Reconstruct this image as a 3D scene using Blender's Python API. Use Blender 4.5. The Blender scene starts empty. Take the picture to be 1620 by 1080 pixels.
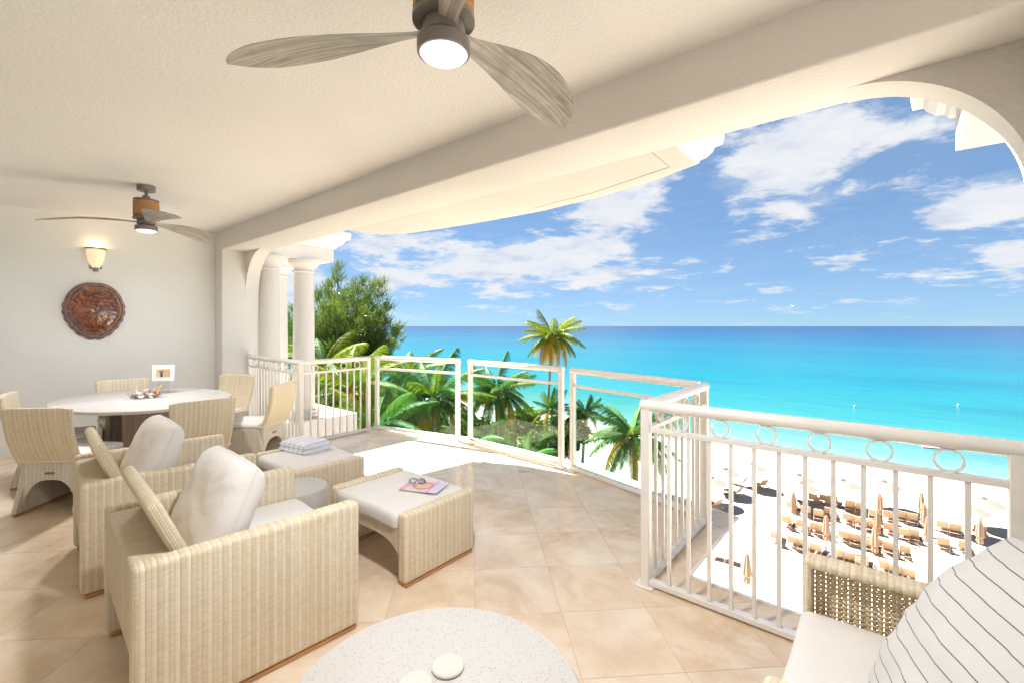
import bpy, bmesh, math, random
from mathutils import Vector, Matrix, noise as mnoise
R = math.radians
PI = math.pi
random.seed(7)
scene = bpy.context.scene
COL = scene.collection

# ------------------------------------------------------------------ camera
cam = bpy.data.cameras.new("camera")
cam.lens = 16.0; cam.sensor_width = 36.0
cam.shift_y = -24 / 1620.0
cam.clip_start = 0.05; cam.clip_end = 90000
camo = bpy.data.objects.new("camera", cam); COL.objects.link(camo)
camo.location = (0, 0, 1.5)
camo.rotation_euler = (R(90), 0, math.atan2(0.64634, 0.76305))
scene.camera = camo

# ------------------------------------------------------------------ light
SUN_EL = R(53)
SUN_TO = Vector((-0.990 * math.cos(SUN_EL), 0.139 * math.cos(SUN_EL), math.sin(SUN_EL)))
sl = bpy.data.lights.new("sun", 'SUN'); sl.energy = 5.0; sl.angle = R(0.53); sl.color = (1.0, 0.97, 0.93)
so = bpy.data.objects.new("sun", sl); COL.objects.link(so)
so.rotation_euler = SUN_TO.to_track_quat('Z', 'Y').to_euler()
so.location = (-20, 5, 40)
EXPOSURE = 2.85
FAN_LAMP = 6.5
SKY_STRENGTH = 0.05
scene.view_settings.view_transform = 'Standard'
scene.view_settings.look = 'None'
scene.view_settings.exposure = EXPOSURE
scene.view_settings.gamma = 1.0
scene.view_settings.use_curve_mapping = False
scene.render.engine = 'CYCLES'
cy = scene.cycles
cy.use_denoising = True
cy.max_bounces = 10; cy.diffuse_bounces = 7; cy.glossy_bounces = 4
cy.transmission_bounces = 6; cy.transparent_max_bounces = 12
cy.sample_clamp_indirect = 12.0
cy.caustics_reflective = False; cy.caustics_refractive = False

# ------------------------------------------------------------------ node helpers
class NT:
    def __init__(s, nt):
        s.t = nt; s.n = nt.nodes; s.l = nt.links
    def put(s, v, sock):
        if v is None: return
        if hasattr(v, 'is_output') or isinstance(v, bpy.types.NodeSocket): s.l.new(v, sock)
        else:
            if isinstance(v, (tuple, list)) and len(v) == 3 and sock.type == 'RGBA': v = (*v, 1)
            sock.default_value = v
    def math(s, op, a, b=None, c=None, clamp=False):
        n = s.n.new('ShaderNodeMath'); n.operation = op; n.use_clamp = clamp
        s.put(a, n.inputs[0]); s.put(b, n.inputs[1]); s.put(c, n.inputs[2]); return n.outputs[0]
    def mix(s, fac, a, b, blend='MIX'):
        n = s.n.new('ShaderNodeMix'); n.data_type = 'RGBA'; n.blend_type = blend
        s.put(fac, n.inputs['Factor']); s.put(a, n.inputs['A'] if False else n.inputs[6]); s.put(b, n.inputs[7]); return n.outputs[2]
    def ramp(s, fac, stops, interp='LINEAR'):
        n = s.n.new('ShaderNodeValToRGB'); n.color_ramp.interpolation = interp
        e = n.color_ramp.elements
        while len(e) > 1: e.remove(e[-1])
        e[0].position = stops[0][0]; e[0].color = (*stops[0][1], 1)
        for p, c in stops[1:]:
            k = e.new(p); k.color = (*c, 1)
        s.put(fac, n.inputs[0]); return n.outputs[0]
    def noise(s, vec, scale=5, detail=4, rough=0.5, dist=0.0, out='Fac'):
        n = s.n.new('ShaderNodeTexNoise'); s.put(vec, n.inputs['Vector'])
        n.inputs['Scale'].default_value = scale; n.inputs['Detail'].default_value = detail
        n.inputs['Roughness'].default_value = rough; n.inputs['Distortion'].default_value = dist
        return n.outputs[out] if out == 'Fac' else n.outputs['Color']
    def voro(s, vec, scale=5, feature='F1', out='Distance'):
        n = s.n.new('ShaderNodeTexVoronoi'); n.feature = feature; s.put(vec, n.inputs['Vector'])
        n.inputs['Scale'].default_value = scale; return n.outputs[out]
    def mapping(s, vec, scale=(1, 1, 1), rot=(0, 0, 0), loc=(0, 0, 0)):
        n = s.n.new('ShaderNodeMapping'); s.put(vec, n.inputs[0])
        n.inputs['Scale'].default_value = scale; n.inputs['Rotation'].default_value = rot; n.inputs['Location'].default_value = loc
        return n.outputs[0]
    def coord(s, which='Object'):
        n = s.n.new('ShaderNodeTexCoord'); return n.outputs[which]
    def sep(s, v):
        n = s.n.new('ShaderNodeSeparateXYZ'); s.put(v, n.inputs[0]); return n.outputs
    def comb(s, x, y, z):
        n = s.n.new('ShaderNodeCombineXYZ'); s.put(x, n.inputs[0]); s.put(y, n.inputs[1]); s.put(z, n.inputs[2]); return n.outputs[0]
    def bump(s, h, strength=0.3, dist=0.01, normal=None):
        n = s.n.new('ShaderNodeBump'); s.put(h, n.inputs['Height'])
        n.inputs['Strength'].default_value = strength; n.inputs['Distance'].default_value = dist
        if normal is not None: s.put(normal, n.inputs['Normal'])
        return n.outputs[0]
    def maprange(s, v, a, b, c=0.0, d=1.0, smooth=False):
        n = s.n.new('ShaderNodeMapRange'); s.put(v, n.inputs[0])
        if smooth: n.interpolation_type = 'SMOOTHSTEP'
        for i, x in enumerate((a, b, c, d)): n.inputs[i + 1].default_value = x
        return n.outputs[0]

def new_mat(name):
    m = bpy.data.materials.new(name); m.use_nodes = True
    t = NT(m.node_tree); b = m.node_tree.nodes['Principled BSDF']
    return m, t, b
def setp(b, **k):
    for a, v in k.items():
        b.inputs[{'spec': 'Specular IOR Level', 'rough': 'Roughness', 'metal': 'Metallic', 'sheen': 'Sheen Weight', 'coat': 'Coat Weight'}.get(a, a)].default_value = v

# ------------------------------------------------------------------ world (sky with clouds)
W = bpy.data.worlds.new("World"); scene.world = W; W.use_nodes = True
t = NT(W.node_tree); bg = W.node_tree.nodes['Background']
sky = t.n.new('ShaderNodeTexSky'); sky.sky_type = 'NISHITA'; sky.sun_disc = False
sky.sun_elevation = SUN_EL; sky.sun_rotation = math.atan2(SUN_TO.x, SUN_TO.y)
sky.altitude = 0; sky.air_density = 0.6; sky.dust_density = 0.0; sky.ozone_density = 1.6
dirv = t.coord('Generated')
sx, sy, sz = t.sep(dirv)
zz = t.math('MAXIMUM', sz, 0.0)
zp = t.math('ADD', zz, 0.16)
cu = t.math('DIVIDE', sx, zp); cv = t.math('DIVIDE', sy, zp)
pv = t.comb(cu, cv, 0.0)
n1 = t.noise(pv, 1.9, 12, 0.66, 0.15)
n2 = t.noise(t.mapping(pv, (0.8, 1.2, 1), (0, 0, R(25)), (3.1, 1.7, 0)), 1.6, 9, 0.68, 0.3)
az = t.math('ARCTAN2', t.math('MULTIPLY', sx, -1.0), sy)      # angle left of +Y
def blob(a0, e0, sa, se, amp, tilt=0.0):
    da = t.math('SUBTRACT', az, a0); de = t.math('SUBTRACT', sz, e0)
    if tilt: de = t.math('SUBTRACT', de, t.math('MULTIPLY', da, tilt))
    q = t.math('ADD', t.math('POWER', t.math('ABSOLUTE', t.math('DIVIDE', da, sa)), 2.0), t.math('POWER', t.math('ABSOLUTE', t.math('DIVIDE', de, se)), 2.0))
    return t.math('MULTIPLY', t.math('EXPONENT', t.math('MULTIPLY', q, -1.0)), amp)
def azel(px, py):
    return (math.atan2(0.64634, 0.76305) - math.atan((px - 810) / 720.0), (516 - py) / math.hypot(720, px - 810, 516 - py))
BL = [(745, 432, 110, 26, .16), (800, 405, 85, 22, .20), (905, 402, 80, 28, .22), (950, 440, 60, 16, .15), (965, 330, 70, 38, .22), (585, 395, 45, 30, .16), (1240, 280, 70, 60, .20),
      (1300, 205, 90, 45, .16), (1190, 250, 50, 40, .12), (1420, 225, 120, 30, .10), (1560, 320, 90, 30, .24), (1480, 345, 60, 18, .14), (1600, 410, 60, 26, .24),
      (630, 440, 35, 16, .14), (470, 455, 70, 60, .15), (1165, 330, 25, 16, .10), (860, 425, 45, 14, .08)]
acc = None
for px, py, wx, wy, amp in BL:
    a0, e0 = azel(px, py)
    sc_ = math.cos(math.atan((px - 810) / 720.0))
    bnode = blob(a0, e0, wx / 720.0 * sc_ ** 2, wy / 720.0 * sc_, amp * 2.0)
    acc = bnode if acc is None else t.math('ADD', acc, bnode)
cov = t.math('ADD', t.math('MULTIPLY', t.math('SUBTRACT', n1, 0.5), 1.7), t.math('ADD', acc, 0.455))
dens = t.maprange(cov, 0.49, 0.76, 0, 1, True)
wisp = t.maprange(t.math('ADD', n2, t.math('MULTIPLY', acc, 0.35)), 0.47, 0.85, 0, 0.55, True)
dens = t.math('MAXIMUM', dens, wisp)
veil = t.maprange(t.noise(pv, .8, 6, .6), .3, .7, .02, .14)
dens = t.math('MAXIMUM', dens, veil)
lowfade = t.maprange(sz, 0.0, 0.07, 0.25, 1.0)
dens = t.math('MULTIPLY', dens, lowfade)
dens = t.math('MULTIPLY', dens, t.maprange(n1, 0.3, 0.6, 0.75, 1.0))
# clouds: white, faintly lilac grey where they are thick
thick = t.maprange(t.noise(pv, 2.6, 8, .6), .50, .72, 0, 1, True)
gm = t.n.new('ShaderNodeGamma'); t.put(sky.outputs[0], gm.inputs[0]); gm.inputs[1].default_value = 0.5
skc = t.mix(1.0, gm.outputs[0], (0.46, 0.70, 0.96), 'MULTIPLY')
hsv = t.n.new('ShaderNodeHueSaturation'); hsv.inputs['Saturation'].default_value = 1.0
t.put(skc, hsv.inputs['Color'])
CLOUD = (2.45, 2.5, 2.6); CLOUD2 = (1.75, 1.95, 2.35)
cc = t.mix(thick, CLOUD, CLOUD2)
fin = t.mix(dens, hsv.outputs[0], cc)
t.put(fin, bg.inputs[0]); bg.inputs[1].default_value = SKY_STRENGTH

# ------------------------------------------------------------------ materials
M = {}
def mat_stucco(name, col, var=0.05, bump=0.35):
    m, t, b = new_mat(name)
    g = t.n.new('ShaderNodeNewGeometry').outputs['Position']
    n = t.noise(g, 45, 5, 0.6); n2 = t.noise(g, 1.2, 3, 0.5)
    v = t.voro(g, 70, 'SMOOTH_F1')
    c = t.mix(t.maprange(n2, .3, .7), tuple(x * (1 - var) for x in col), col)
    c = t.mix(t.math('MULTIPLY', t.maprange(n, .3, .7), .35), c, tuple(x * .86 for x in col))
    t.put(c, b.inputs['Base Color']); setp(b, rough=.85, spec=.25)
    t.put(t.bump(t.math('ADD', n, t.math('MULTIPLY', v, .6)), bump, .012), b.inputs['Normal'])
    M[name] = m; return m
mat_stucco('stucco_cream', (0.79, 0.775, 0.75), .06, .3)
mat_stucco('stucco_wall', (0.76, 0.75, 0.72), .05, .25)
mat_stucco('stucco_white', (0.64, 0.615, 0.58), .04, .12)
mat_stucco('trim_white', (0.72, 0.71, 0.69), .03, .08)
mat_stucco('stucco_beam', (0.71, 0.685, 0.645), .06, .3)
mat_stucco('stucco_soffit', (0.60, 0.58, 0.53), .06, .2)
def mat_paint(name, col, rough=.35, spec=.5):
    m, t, b = new_mat(name)
    g = t.coord('Object'); n = t.noise(g, 9, 4, .6)
    t.put(t.mix(t.maprange(n, .35, .7), col, tuple(x * .93 for x in col)), b.inputs['Base Color'])
    t.put(t.maprange(n, .3, .7, rough * .85, rough * 1.2), b.inputs['Roughness'])
    t.put(t.bump(t.noise(g, 160, 2), .06, .002), b.inputs['Normal'])
    setp(b, spec=spec); M[name] = m; return m
mat_paint('rail_paint', (0.80, 0.765, 0.72))
mat_paint('metal_bronze', (0.17, 0.145, 0.135), .38)
mat_paint('metal_grey', (0.45, 0.46, 0.46), .3)
mat_paint('white_plastic', (0.82, 0.82, 0.84), .3)
mat_paint('sunshade_cloth', (0.42, 0.29, 0.205), .85, .2)
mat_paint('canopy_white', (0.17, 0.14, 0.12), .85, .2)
mat_paint('pole_dark', (0.10, 0.085, 0.08), .5)
mat_paint('sling_tan', (0.52, 0.36, 0.235), .7, .2)
mat_paint('lounger_frame', (0.42, 0.33, 0.25), .5)
mat_paint('towel_navy', (0.03, 0.04, 0.10), .9, .1)
mat_paint('towel_yellow', (0.42, 0.19, 0.03), .9, .1)
mat_paint('towel_blue', (0.10, 0.35, 0.70), .9, .1)
mat_paint('towel_white', (0.74, 0.76, 0.85), .9, .1)
mat_paint('skin', (0.42, 0.25, 0.17), .6, .3)
mat_paint('pink_cloth', (0.75, 0.25, 0.35), .8, .2)
mat_paint('red_paint', (0.65, 0.05, 0.03), .4)
mat_paint('yellow_paint', (0.80, 0.50, 0.03), .4)
mat_paint('green_paint', (0.10, 0.50, 0.10), .4)
mat_paint('grey_cloth', (0.27, 0.30, 0.34), .85, .2)
mat_paint('black_plastic', (0.03, 0.03, 0.035), .2)
mat_paint('coral_white', (0.78, 0.72, 0.66), .6)
mat_paint('starfish_orange', (0.72, 0.34, 0.12), .7)
mat_paint('shell_mauve', (0.52, 0.37, 0.33), .35)
mat_paint('shell_brown', (0.36, 0.20, 0.13), .35)
mat_paint('shell_ivory', (0.72, 0.60, 0.46), .35)
mat_paint('groove_tan', (0.42, 0.37, 0.28), .8)

def mat_tile():
    m, t, b = new_mat('travertine')
    g = t.n.new('ShaderNodeNewGeometry').outputs['Position']
    oi = t.n.new('ShaderNodeObjectInfo').outputs['Random']
    off = t.comb(t.math('MULTIPLY', oi, 37.0), t.math('MULTIPLY', oi, 91.0), 0.0)
    va = t.n.new('ShaderNodeVectorMath'); va.operation = 'ADD'; t.put(g, va.inputs[0]); t.put(off, va.inputs[1])
    p = va.outputs[0]
    n1 = t.noise(p, 2.2, 8, .62, .8); n2 = t.noise(t.mapping(p, (1, 1.8, 1), (0, 0, .6)), 5, 9, .72, .35); n3 = t.noise(p, 60, 3, .7)
    c = t.ramp(n1, [(.30, (.56, .39, .235)), (.42, (.66, .49, .325)), (.54, (.74, .59, .44)), (.68, (.80, .69, .56))])
    c = t.mix(t.maprange(n2, .48, .72, 0, .45), c, (.80, .69, .56))
    c = t.mix(t.maprange(n2, .46, .26, 0, .5), c, (.52, .35, .20))
    c = t.mix(t.maprange(n3, .64, .74, 0, .22), c, (.42, .28, .17))
    c = t.mix(t.math('MULTIPLY', oi, .35), c, (.77, .66, .53))
    t.put(c, b.inputs['Base Color'])
    t.put(t.maprange(n2, .3, .7, .13, .24), b.inputs['Roughness']); setp(b, spec=.5)
    t.put(t.bump(t.math('ADD', n2, t.math('MULTIPLY', n3, .3)), .05, .004), b.inputs['Normal'])
    M['travertine'] = m
mat_tile()
mat_paint('grout', (.48, .37, .26), .9, .1)

def mat_wicker(name, c_light, c_dark, rib=0.0175, weft=0.0062):
    m, t, b = new_mat(name)
    uv = t.n.new('ShaderNodeUVMap').outputs[0]
    u, v, _ = t.sep(uv)
    ur = t.math('DIVIDE', u, rib); vr = t.math('DIVIDE', v, weft)
    ri = t.math('FLOOR', ur); vi = t.math('FLOOR', vr)
    uf = t.math('SUBTRACT', t.math('FRACT', ur), .5); vf = t.math('SUBTRACT', t.math('FRACT', t.math('ADD', vr, t.math('MULTIPLY', t.math('MODULO', ri, 2.0), .5))), .5)
    ribh = t.math('SUBTRACT', 1.0, t.math('POWER', t.math('ABSOLUTE', t.math('MULTIPLY', uf, 2.0)), 2.2))
    wfh = t.math('SUBTRACT', 1.0, t.math('POWER', t.math('ABSOLUTE', t.math('MULTIPLY', vf, 2.0)), 2.0))
    h = t.math('ADD', t.math('MULTIPLY', ribh, .65), t.math('MULTIPLY', wfh, .35))
    wn = t.n.new('ShaderNodeTexWhiteNoise'); wn.noise_dimensions = '2D'
    t.put(t.comb(ri, 0.0, 0.0), wn.inputs['Vector']); r1 = wn.outputs['Value']
    wn2 = t.n.new('ShaderNodeTexWhiteNoise'); wn2.noise_dimensions = '2D'
    t.put(t.comb(vi, t.math('FLOOR', t.math('DIVIDE', u, rib * 9)), 0.0), wn2.inputs['Vector']); r2 = wn2.outputs['Value']
    big = t.noise(t.comb(u, v, 0.0), 4.0, 4, .6, .4)
    wn3 = t.n.new('ShaderNodeTexWhiteNoise'); wn3.noise_dimensions = '2D'
    t.put(t.comb(ri, vi, 0.0), wn3.inputs['Vector']); r3 = wn3.outputs['Value']
    alt = t.math('MODULO', t.math('ABSOLUTE', ri), 2.0)
    f = t.math('ADD', t.math('MULTIPLY', alt, .30), t.math('MULTIPLY', r1, .28))
    f = t.math('ADD', f, t.math('MULTIPLY', r2, .14))
    f = t.math('ADD', f, t.math('MULTIPLY', t.math('SUBTRACT', r3, .5), .34))
    f = t.math('ADD', f, t.math('MULTIPLY', t.math('SUBTRACT', big, .5), .4), None, True)
    c = t.mix(f, c_light, c_dark)
    gap = t.math('MULTIPLY', t.maprange(wfh, .0, .45, 1, 0), t.maprange(ribh, .0, .8, 1, .25))
    c = t.mix(t.math('MULTIPLY', gap, .9), c, tuple(x * .33 for x in c_dark))
    t.put(c, b.inputs['Base Color']); setp(b, rough=.6, spec=.3)
    t.put(t.bump(h, .8, .004), b.inputs['Normal'])
    M[name] = m
mat_wicker('wicker', (.82, .72, .55), (.60, .48, .32))
mat_wicker('wicker_fine', (.78, .68, .51), (.56, .45, .29), .0085, .0058)
mat_wicker('wicker_grey', (.76, .71, .62), (.54, .49, .40), .015, .006)
mat_paint('reed', (.66, .54, .35), .6, .3)

def mat_cloth(name, col, scale=1.0):
    m, t, b = new_mat(name)
    g = t.coord('Object')
    n = t.noise(g, 6 * scale, 5, .6, .5); w = t.noise(g, 420, 2, .5)
    t.put(t.mix(t.maprange(n, .3, .7), col, tuple(x * .95 for x in col)), b.inputs['Base Color'])
    setp(b, rough=.9, spec=.15, sheen=.15)
    t.put(t.bump(t.math('ADD', t.math('MULTIPLY', n, 1.2), t.math('MULTIPLY', w, .08)), .35, .02), b.inputs['Normal'])
    M[name] = m
mat_cloth('cloth_white', (.74, .715, .685)); mat_cloth('cloth_blush', (.76, .715, .68))

def mat_stripe(name, base, line, period, width, axis=0, wob=0.0):
    m, t, b = new_mat(name)
    uv = t.n.new('ShaderNodeUVMap').outputs[0]
    u = t.sep(uv)[axis]
    if wob: u = t.math('ADD', u, t.math('MULTIPLY', t.math('SUBTRACT', t.noise(uv, 5, 2), .5), wob))
    fr = t.math('ABSOLUTE', t.math('SUBTRACT', t.math('FRACT', t.math('DIVIDE', u, period)), .5))
    k = t.maprange(fr, width / period / 2, width / period / 2 * 1.25, 1, 0)
    n = t.noise(uv, 9, 5, .6, .4); w = t.noise(uv, 500, 2)
    k = t.math('MULTIPLY', k, t.maprange(w, .3, .6, .6, 1))
    t.put(t.mix(k, base, line), b.inputs['Base Color']); setp(b, rough=.9, spec=.12, sheen=.1)
    t.put(t.bump(t.math('ADD', n, t.math('MULTIPLY', w, .05)), .3, .015), b.inputs['Normal'])
    M[name] = m
mat_stripe('pinstripe', (.60, .58, .56), (.045, .05, .065), .040, .0022)
mat_stripe('towel_stripe', (.74, .74, .78), (.36, .42, .70), .065, .009)

def mat_wood(name, c1, c2, sc=(40, 2, 40)):
    m, t, b = new_mat(name)
    g = t.mapping(t.coord('Object'), sc)
    n = t.noise(g, 1.0, 6, .65, .8); n2 = t.noise(t.coord('Object'), 5, 4, .6, .3)
    c = t.mix(t.maprange(n, .35, .65), c1, c2)
    c = t.mix(t.maprange(n2, .5, .75, 0, .4), c, tuple(x * .65 for x in c1))
    t.put(c, b.inputs['Base Color']); setp(b, rough=.42, spec=.4)
    t.put(t.bump(n, .15, .004), b.inputs['Normal']); M[name] = m
mat_wood('teak', (.40, .19, .075), (.55, .29, .12))
mat_wood('weathered_oak', (.26, .20, .17), (.40, .31, .25), (60, 60, 2))
mat_wood('blade_wood', (.20, .175, .15), (.50, .46, .41), (2.0, 55, 20))

def mat_terrazzo(name='terrazzo'):
    m, t, b = new_mat(name)
    g = t.coord('Object')
    v = t.voro(g, 135, 'F1', 'Distance'); vc = t.voro(g, 135, 'F1', 'Color')
    v2 = t.voro(g, 420, 'F1', 'Distance'); r, gg, bb = t.sep(vc)
    chip = t.math('MULTIPLY', t.maprange(v, .30, .38, 1, 0), t.maprange(r, .55, .6, 0, 1))
    cc = t.ramp(gg, [(0, (.30, .23, .17)), (.35, (.40, .36, .32)), (.6, (.28, .29, .31)), (.8, (.42, .30, .20)), (1, (.20, .17, .15))])
    c = t.mix(t.math('MULTIPLY', chip, .7), (.53, .505, .475), cc)
    c = t.mix(t.maprange(v2, .12, .2, .35, 0), c, (.5, .46, .42))
    t.put(c, b.inputs['Base Color']); setp(b, rough=.5, spec=.35)
    t.put(t.bump(v2, .12, .002), b.inputs['Normal']); M[name] = m
mat_terrazzo()

def mat_glass():
    m, t, b = new_mat('green_glass')
    nt = m.node_tree; out = nt.nodes['Material Output']
    tr = nt.nodes.new('ShaderNodeBsdfTransparent'); tr.inputs[0].default_value = (.80, .95, .92, 1)
    gl = nt.nodes.new('ShaderNodeBsdfGlossy'); gl.inputs['Roughness'].default_value = .01; gl.inputs[0].default_value = (.9, 1, .98, 1)
    fr = nt.nodes.new('ShaderNodeLayerWeight'); fr.inputs[0].default_value = .5
    f2 = t.math('ADD', t.math('MULTIPLY', t.math('POWER', fr.outputs['Facing'], 5.0), .8), .022, None, True)
    mx = nt.nodes.new('ShaderNodeMixShader'); t.l.new(f2, mx.inputs[0]); t.l.new(tr.outputs[0], mx.inputs[1]); t.l.new(gl.outputs[0], mx.inputs[2])
    t.l.new(mx.outputs[0], out.inputs[0]); M['green_glass'] = m
    m, t, b = new_mat('clear_glass')
    nt = m.node_tree; out = nt.nodes['Material Output']
    tr = nt.nodes.new('ShaderNodeBsdfTransparent'); tr.inputs[0].default_value = (.95, .96, .97, 1)
    gl = nt.nodes.new('ShaderNodeBsdfGlossy'); gl.inputs['Roughness'].default_value = .02
    fr = nt.nodes.new('ShaderNodeLayerWeight'); fr.inputs[0].default_value = .5
    f2 = t.math('ADD', t.math('MULTIPLY', t.math('POWER', fr.outputs['Facing'], 5.0), .9), .05, None, True)
    mx = nt.nodes.new('ShaderNodeMixShader'); t.l.new(f2, mx.inputs[0]); t.l.new(tr.outputs[0], mx.inputs[1]); t.l.new(gl.outputs[0], mx.inputs[2])
    t.l.new(mx.outputs[0], out.inputs[0]); M['clear_glass'] = m
mat_glass()

def mat_emit(name, col, s, base=(.8, .8, .8)):
    m, t, b = new_mat(name)
    b.inputs['Base Color'].default_value = (*base, 1); b.inputs['Emission Color'].default_value = (*col, 1); b.inputs['Emission Strength'].default_value = s
    setp(b, rough=.4); M[name] = m
mat_emit('lamp_diffuser', (.92, .96, 1.0), 0.22)
mat_emit('sconce_glass', (1.0, .72, .42), 0.085, (.75, .62, .45))

def mat_leaf(name, c1, c2, tr=.25):
    m, t, b = new_mat(name)
    g = t.coord('Object'); oi = t.n.new('ShaderNodeObjectInfo').outputs['Random']
    n = t.noise(g, .9, 3, .6)
    f = t.math('ADD', t.maprange(n, .3, .7, 0, .7), t.math('MULTIPLY', oi, .35), None, True)
    c = t.mix(f, c1, c2); t.put(c, b.inputs['Base Color']); setp(b, rough=.55, spec=.12)
    nt = m.node_tree; out = nt.nodes['Material Output']
    tl = nt.nodes.new('ShaderNodeBsdfTranslucent'); t.put(t.mix(1.0, c, (1.1, 1.1, .5), 'MULTIPLY'), tl.inputs[0])
    mx = nt.nodes.new('ShaderNodeMixShader'); mx.inputs[0].default_value = tr
    t.l.new(b.outputs[0], mx.inputs[1]); t.l.new(tl.outputs[0], mx.inputs[2]); t.l.new(mx.outputs[0], out.inputs[0])
    M[name] = m
mat_leaf('palm_green', (.024, .088, .012), (.075, .155, .016), .22)
mat_leaf('palm_lime', (.085, .155, .012), (.18, .21, .016), .28)
mat_leaf('palm_yellow', (.30, .21, .015), (.36, .20, .02), .3)
mat_leaf('casuarina_green', (.05, .11, .035), (.13, .175, .04), .25)
mat_leaf('shrub_green', (.040, .10, .012), (.10, .16, .014), .2)
mat_leaf('shrub_dark', (.024, .070, .012), (.06, .12, .014), .15)
mat_wood('bark', (.22, .17, .13), (.36, .29, .22), (6, 6, 14))
mat_wood('thatch', (.10, .08, .065), (.21, .175, .14), (30, 30, 3))

def mat_sand():
    m, t, b = new_mat('sand')
    g = t.n.new('ShaderNodeNewGeometry').outputs['Position']
    n = t.noise(g, .35, 5, .6); n2 = t.noise(g, 2.6, 5, .65); n3 = t.noise(g, 14, 4, .7)
    y = t.sep(g)[1]
    c = t.mix(t.maprange(n, .35, .65), (.46, .41, .35), (.41, .36, .30))
    tracks = t.noise(t.mapping(g, (.12, 1.6, 1)), 1.2, 4, .6)
    c = t.mix(t.maprange(tracks, .55, .72, 0, .35), c, (.33, .28, .22))
    wet = t.maprange(t.math('ADD', y, t.math('MULTIPLY', t.noise(g, .08, 3), 3.0)), 61.5, 64.5)
    c = t.mix(t.math('MULTIPLY', wet, .6), c, (.22, .20, .17))
    t.put(c, b.inputs['Base Color']); setp(b, rough=.95, spec=.1)
    t.put(t.bump(t.math('ADD', n2, t.math('MULTIPLY', n3, .4)), .5, .12), b.inputs['Normal']); M['sand'] = m
mat_sand()

def mat_water():
    m, t, b = new_mat('sea_water')
    g = t.n.new('ShaderNodeNewGeometry').outputs['Position']
    x, y, z = t.sep(g)
    bx = t.noise(t.mapping(g, (.004, .012, 1)), 1.0, 4, .55, .6)
    bn = t.noise(t.mapping(g, (.012, .05, 1)), 1.0, 4, .6, .4)
    shore = t.math('ADD', y, t.math('MULTIPLY', t.noise(g, .05, 3), 5.0))
    d = t.math('MAXIMUM', t.math('SUBTRACT', shore, 65.0), 0.5)
    lg = t.math('DIVIDE', t.math('LOGARITHM', d, 10.0), 4.0)
    lg = t.math('ADD', lg, t.math('MULTIPLY', t.math('SUBTRACT', bx, .5), .16))
    c = t.ramp(lg, [(0.0, (.16, .18, .15)), (.12, (.10, .15, .135)), (.28, (.055, .132, .124)), (.38, (.012, .104, .114)), (.50, (.0005, .084, .110)), (.60, (.0002, .062, .102)),
                    (.70, (.0002, .036, .083)), (.80, (.0003, .021, .070)), (.92, (.001, .014, .056))])
    c = t.mix(t.math('MULTIPLY', t.maprange(bn, .50, .70, 0, .6), t.maprange(lg, .2, .4)), c, (.002, .055, .09))
    rp = t.noise(t.mapping(g, (.10, .42, 1)), 1.0, 6, .7, .3)
    c = t.mix(t.maprange(rp, .42, .68, 0, .30), c, t.mix(1.0, c, (.35, .62, .78), 'MULTIPLY'))
    t.put(c, b.inputs['Base Color']); setp(b, rough=.2, spec=.03)
    b.inputs['IOR'].default_value = 1.33
    w1 = t.noise(t.mapping(g, (.6, 1.4, 1)), 1.0, 5, .65, .3); w2 = t.noise(t.mapping(g, (.06, .22, 1)), 1.0, 5, .6, .5)
    t.put(t.bump(t.math('ADD', w1, t.math('MULTIPLY', w2, 3.0)), .35, .35), b.inputs['Normal']); M['sea_water'] = m
mat_water()

def mat_shellback():
    m, t, b = new_mat('tortoise_shell')
    g = t.coord('Object')
    n = t.noise(g, 9, 7, .7, 2.0); n2 = t.noise(t.mapping(g, (1, 3, 1)), 14, 6, .7, 1.2)
    c = t.ramp(n, [(.3, (.02, .006, .004)), (.46, (.085, .02, .008)), (.57, (.26, .07, .018)), (.70, (.50, .19, .05))])
    c = t.mix(t.maprange(n2, .55, .75, 0, .7), c, (.30, .09, .025))
    t.put(c, b.inputs['Base Color']); setp(b, rough=.08, spec=.7, coat=1.0); M['tortoise_shell'] = m
mat_shellback()
def mat_cover():
    m, t, b = new_mat('magazine_print')
    uv = t.n.new('ShaderNodeUVMap').outputs[0]; u, v, _ = t.sep(uv)
    n = t.noise(uv, 26, 4, .7, .8, 'Color')
    c = t.mix(.35, (.80, .70, .70), n)
    dx = t.math('SUBTRACT', u, .13); dy = t.math('SUBTRACT', v, .10)
    r = t.math('SQRT', t.math('ADD', t.math('MULTIPLY', dx, dx), t.math('MULTIPLY', dy, dy)))
    ring = t.math('COMPARE', r, .062, .012); disc = t.math('LESS_THAN', r, .05)
    c = t.mix(disc, c, (.75, .52, .34)); c = t.mix(t.math('MULTIPLY', ring, .8), c, (.72, .14, .12))
    band = t.math('LESS_THAN', u, .035); c = t.mix(t.math('MULTIPLY', band, .7), c, (.75, .25, .40))
    band2 = t.math('COMPARE', u, .20, .006); c = t.mix(t.math('MULTIPLY', band2, .8), c, (.72, .12, .50))
    b3 = t.math('GREATER_THAN', u, .207); c = t.mix(t.math('MULTIPLY', b3, .6), c, (.55, .58, .80))
    t.put(c, b.inputs['Base Color']); setp(b, rough=.3, spec=.4); M['magazine_print'] = m
    m, t, b = new_mat('photo_print')
    uv = t.n.new('ShaderNodeUVMap').outputs[0]; u, v, _ = t.sep(uv)
    c = t.mix(t.maprange(u, -.05, .07), (.62, .50, .30), (.55, .36, .16))
    fig = t.math('MULTIPLY', t.math('COMPARE', u, -.015, .012), t.math('LESS_THAN', v, .012))
    c = t.mix(fig, c, (.05, .05, .07))
    hat = t.math('MULTIPLY', t.math('COMPARE', u, -.015, .028), t.math('COMPARE', v, .020, .006))
    c = t.mix(hat, c, (.16, .10, .07))
    t.put(c, b.inputs['Base Color']); setp(b, rough=.3); M['photo_print'] = m
mat_cover()
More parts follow.
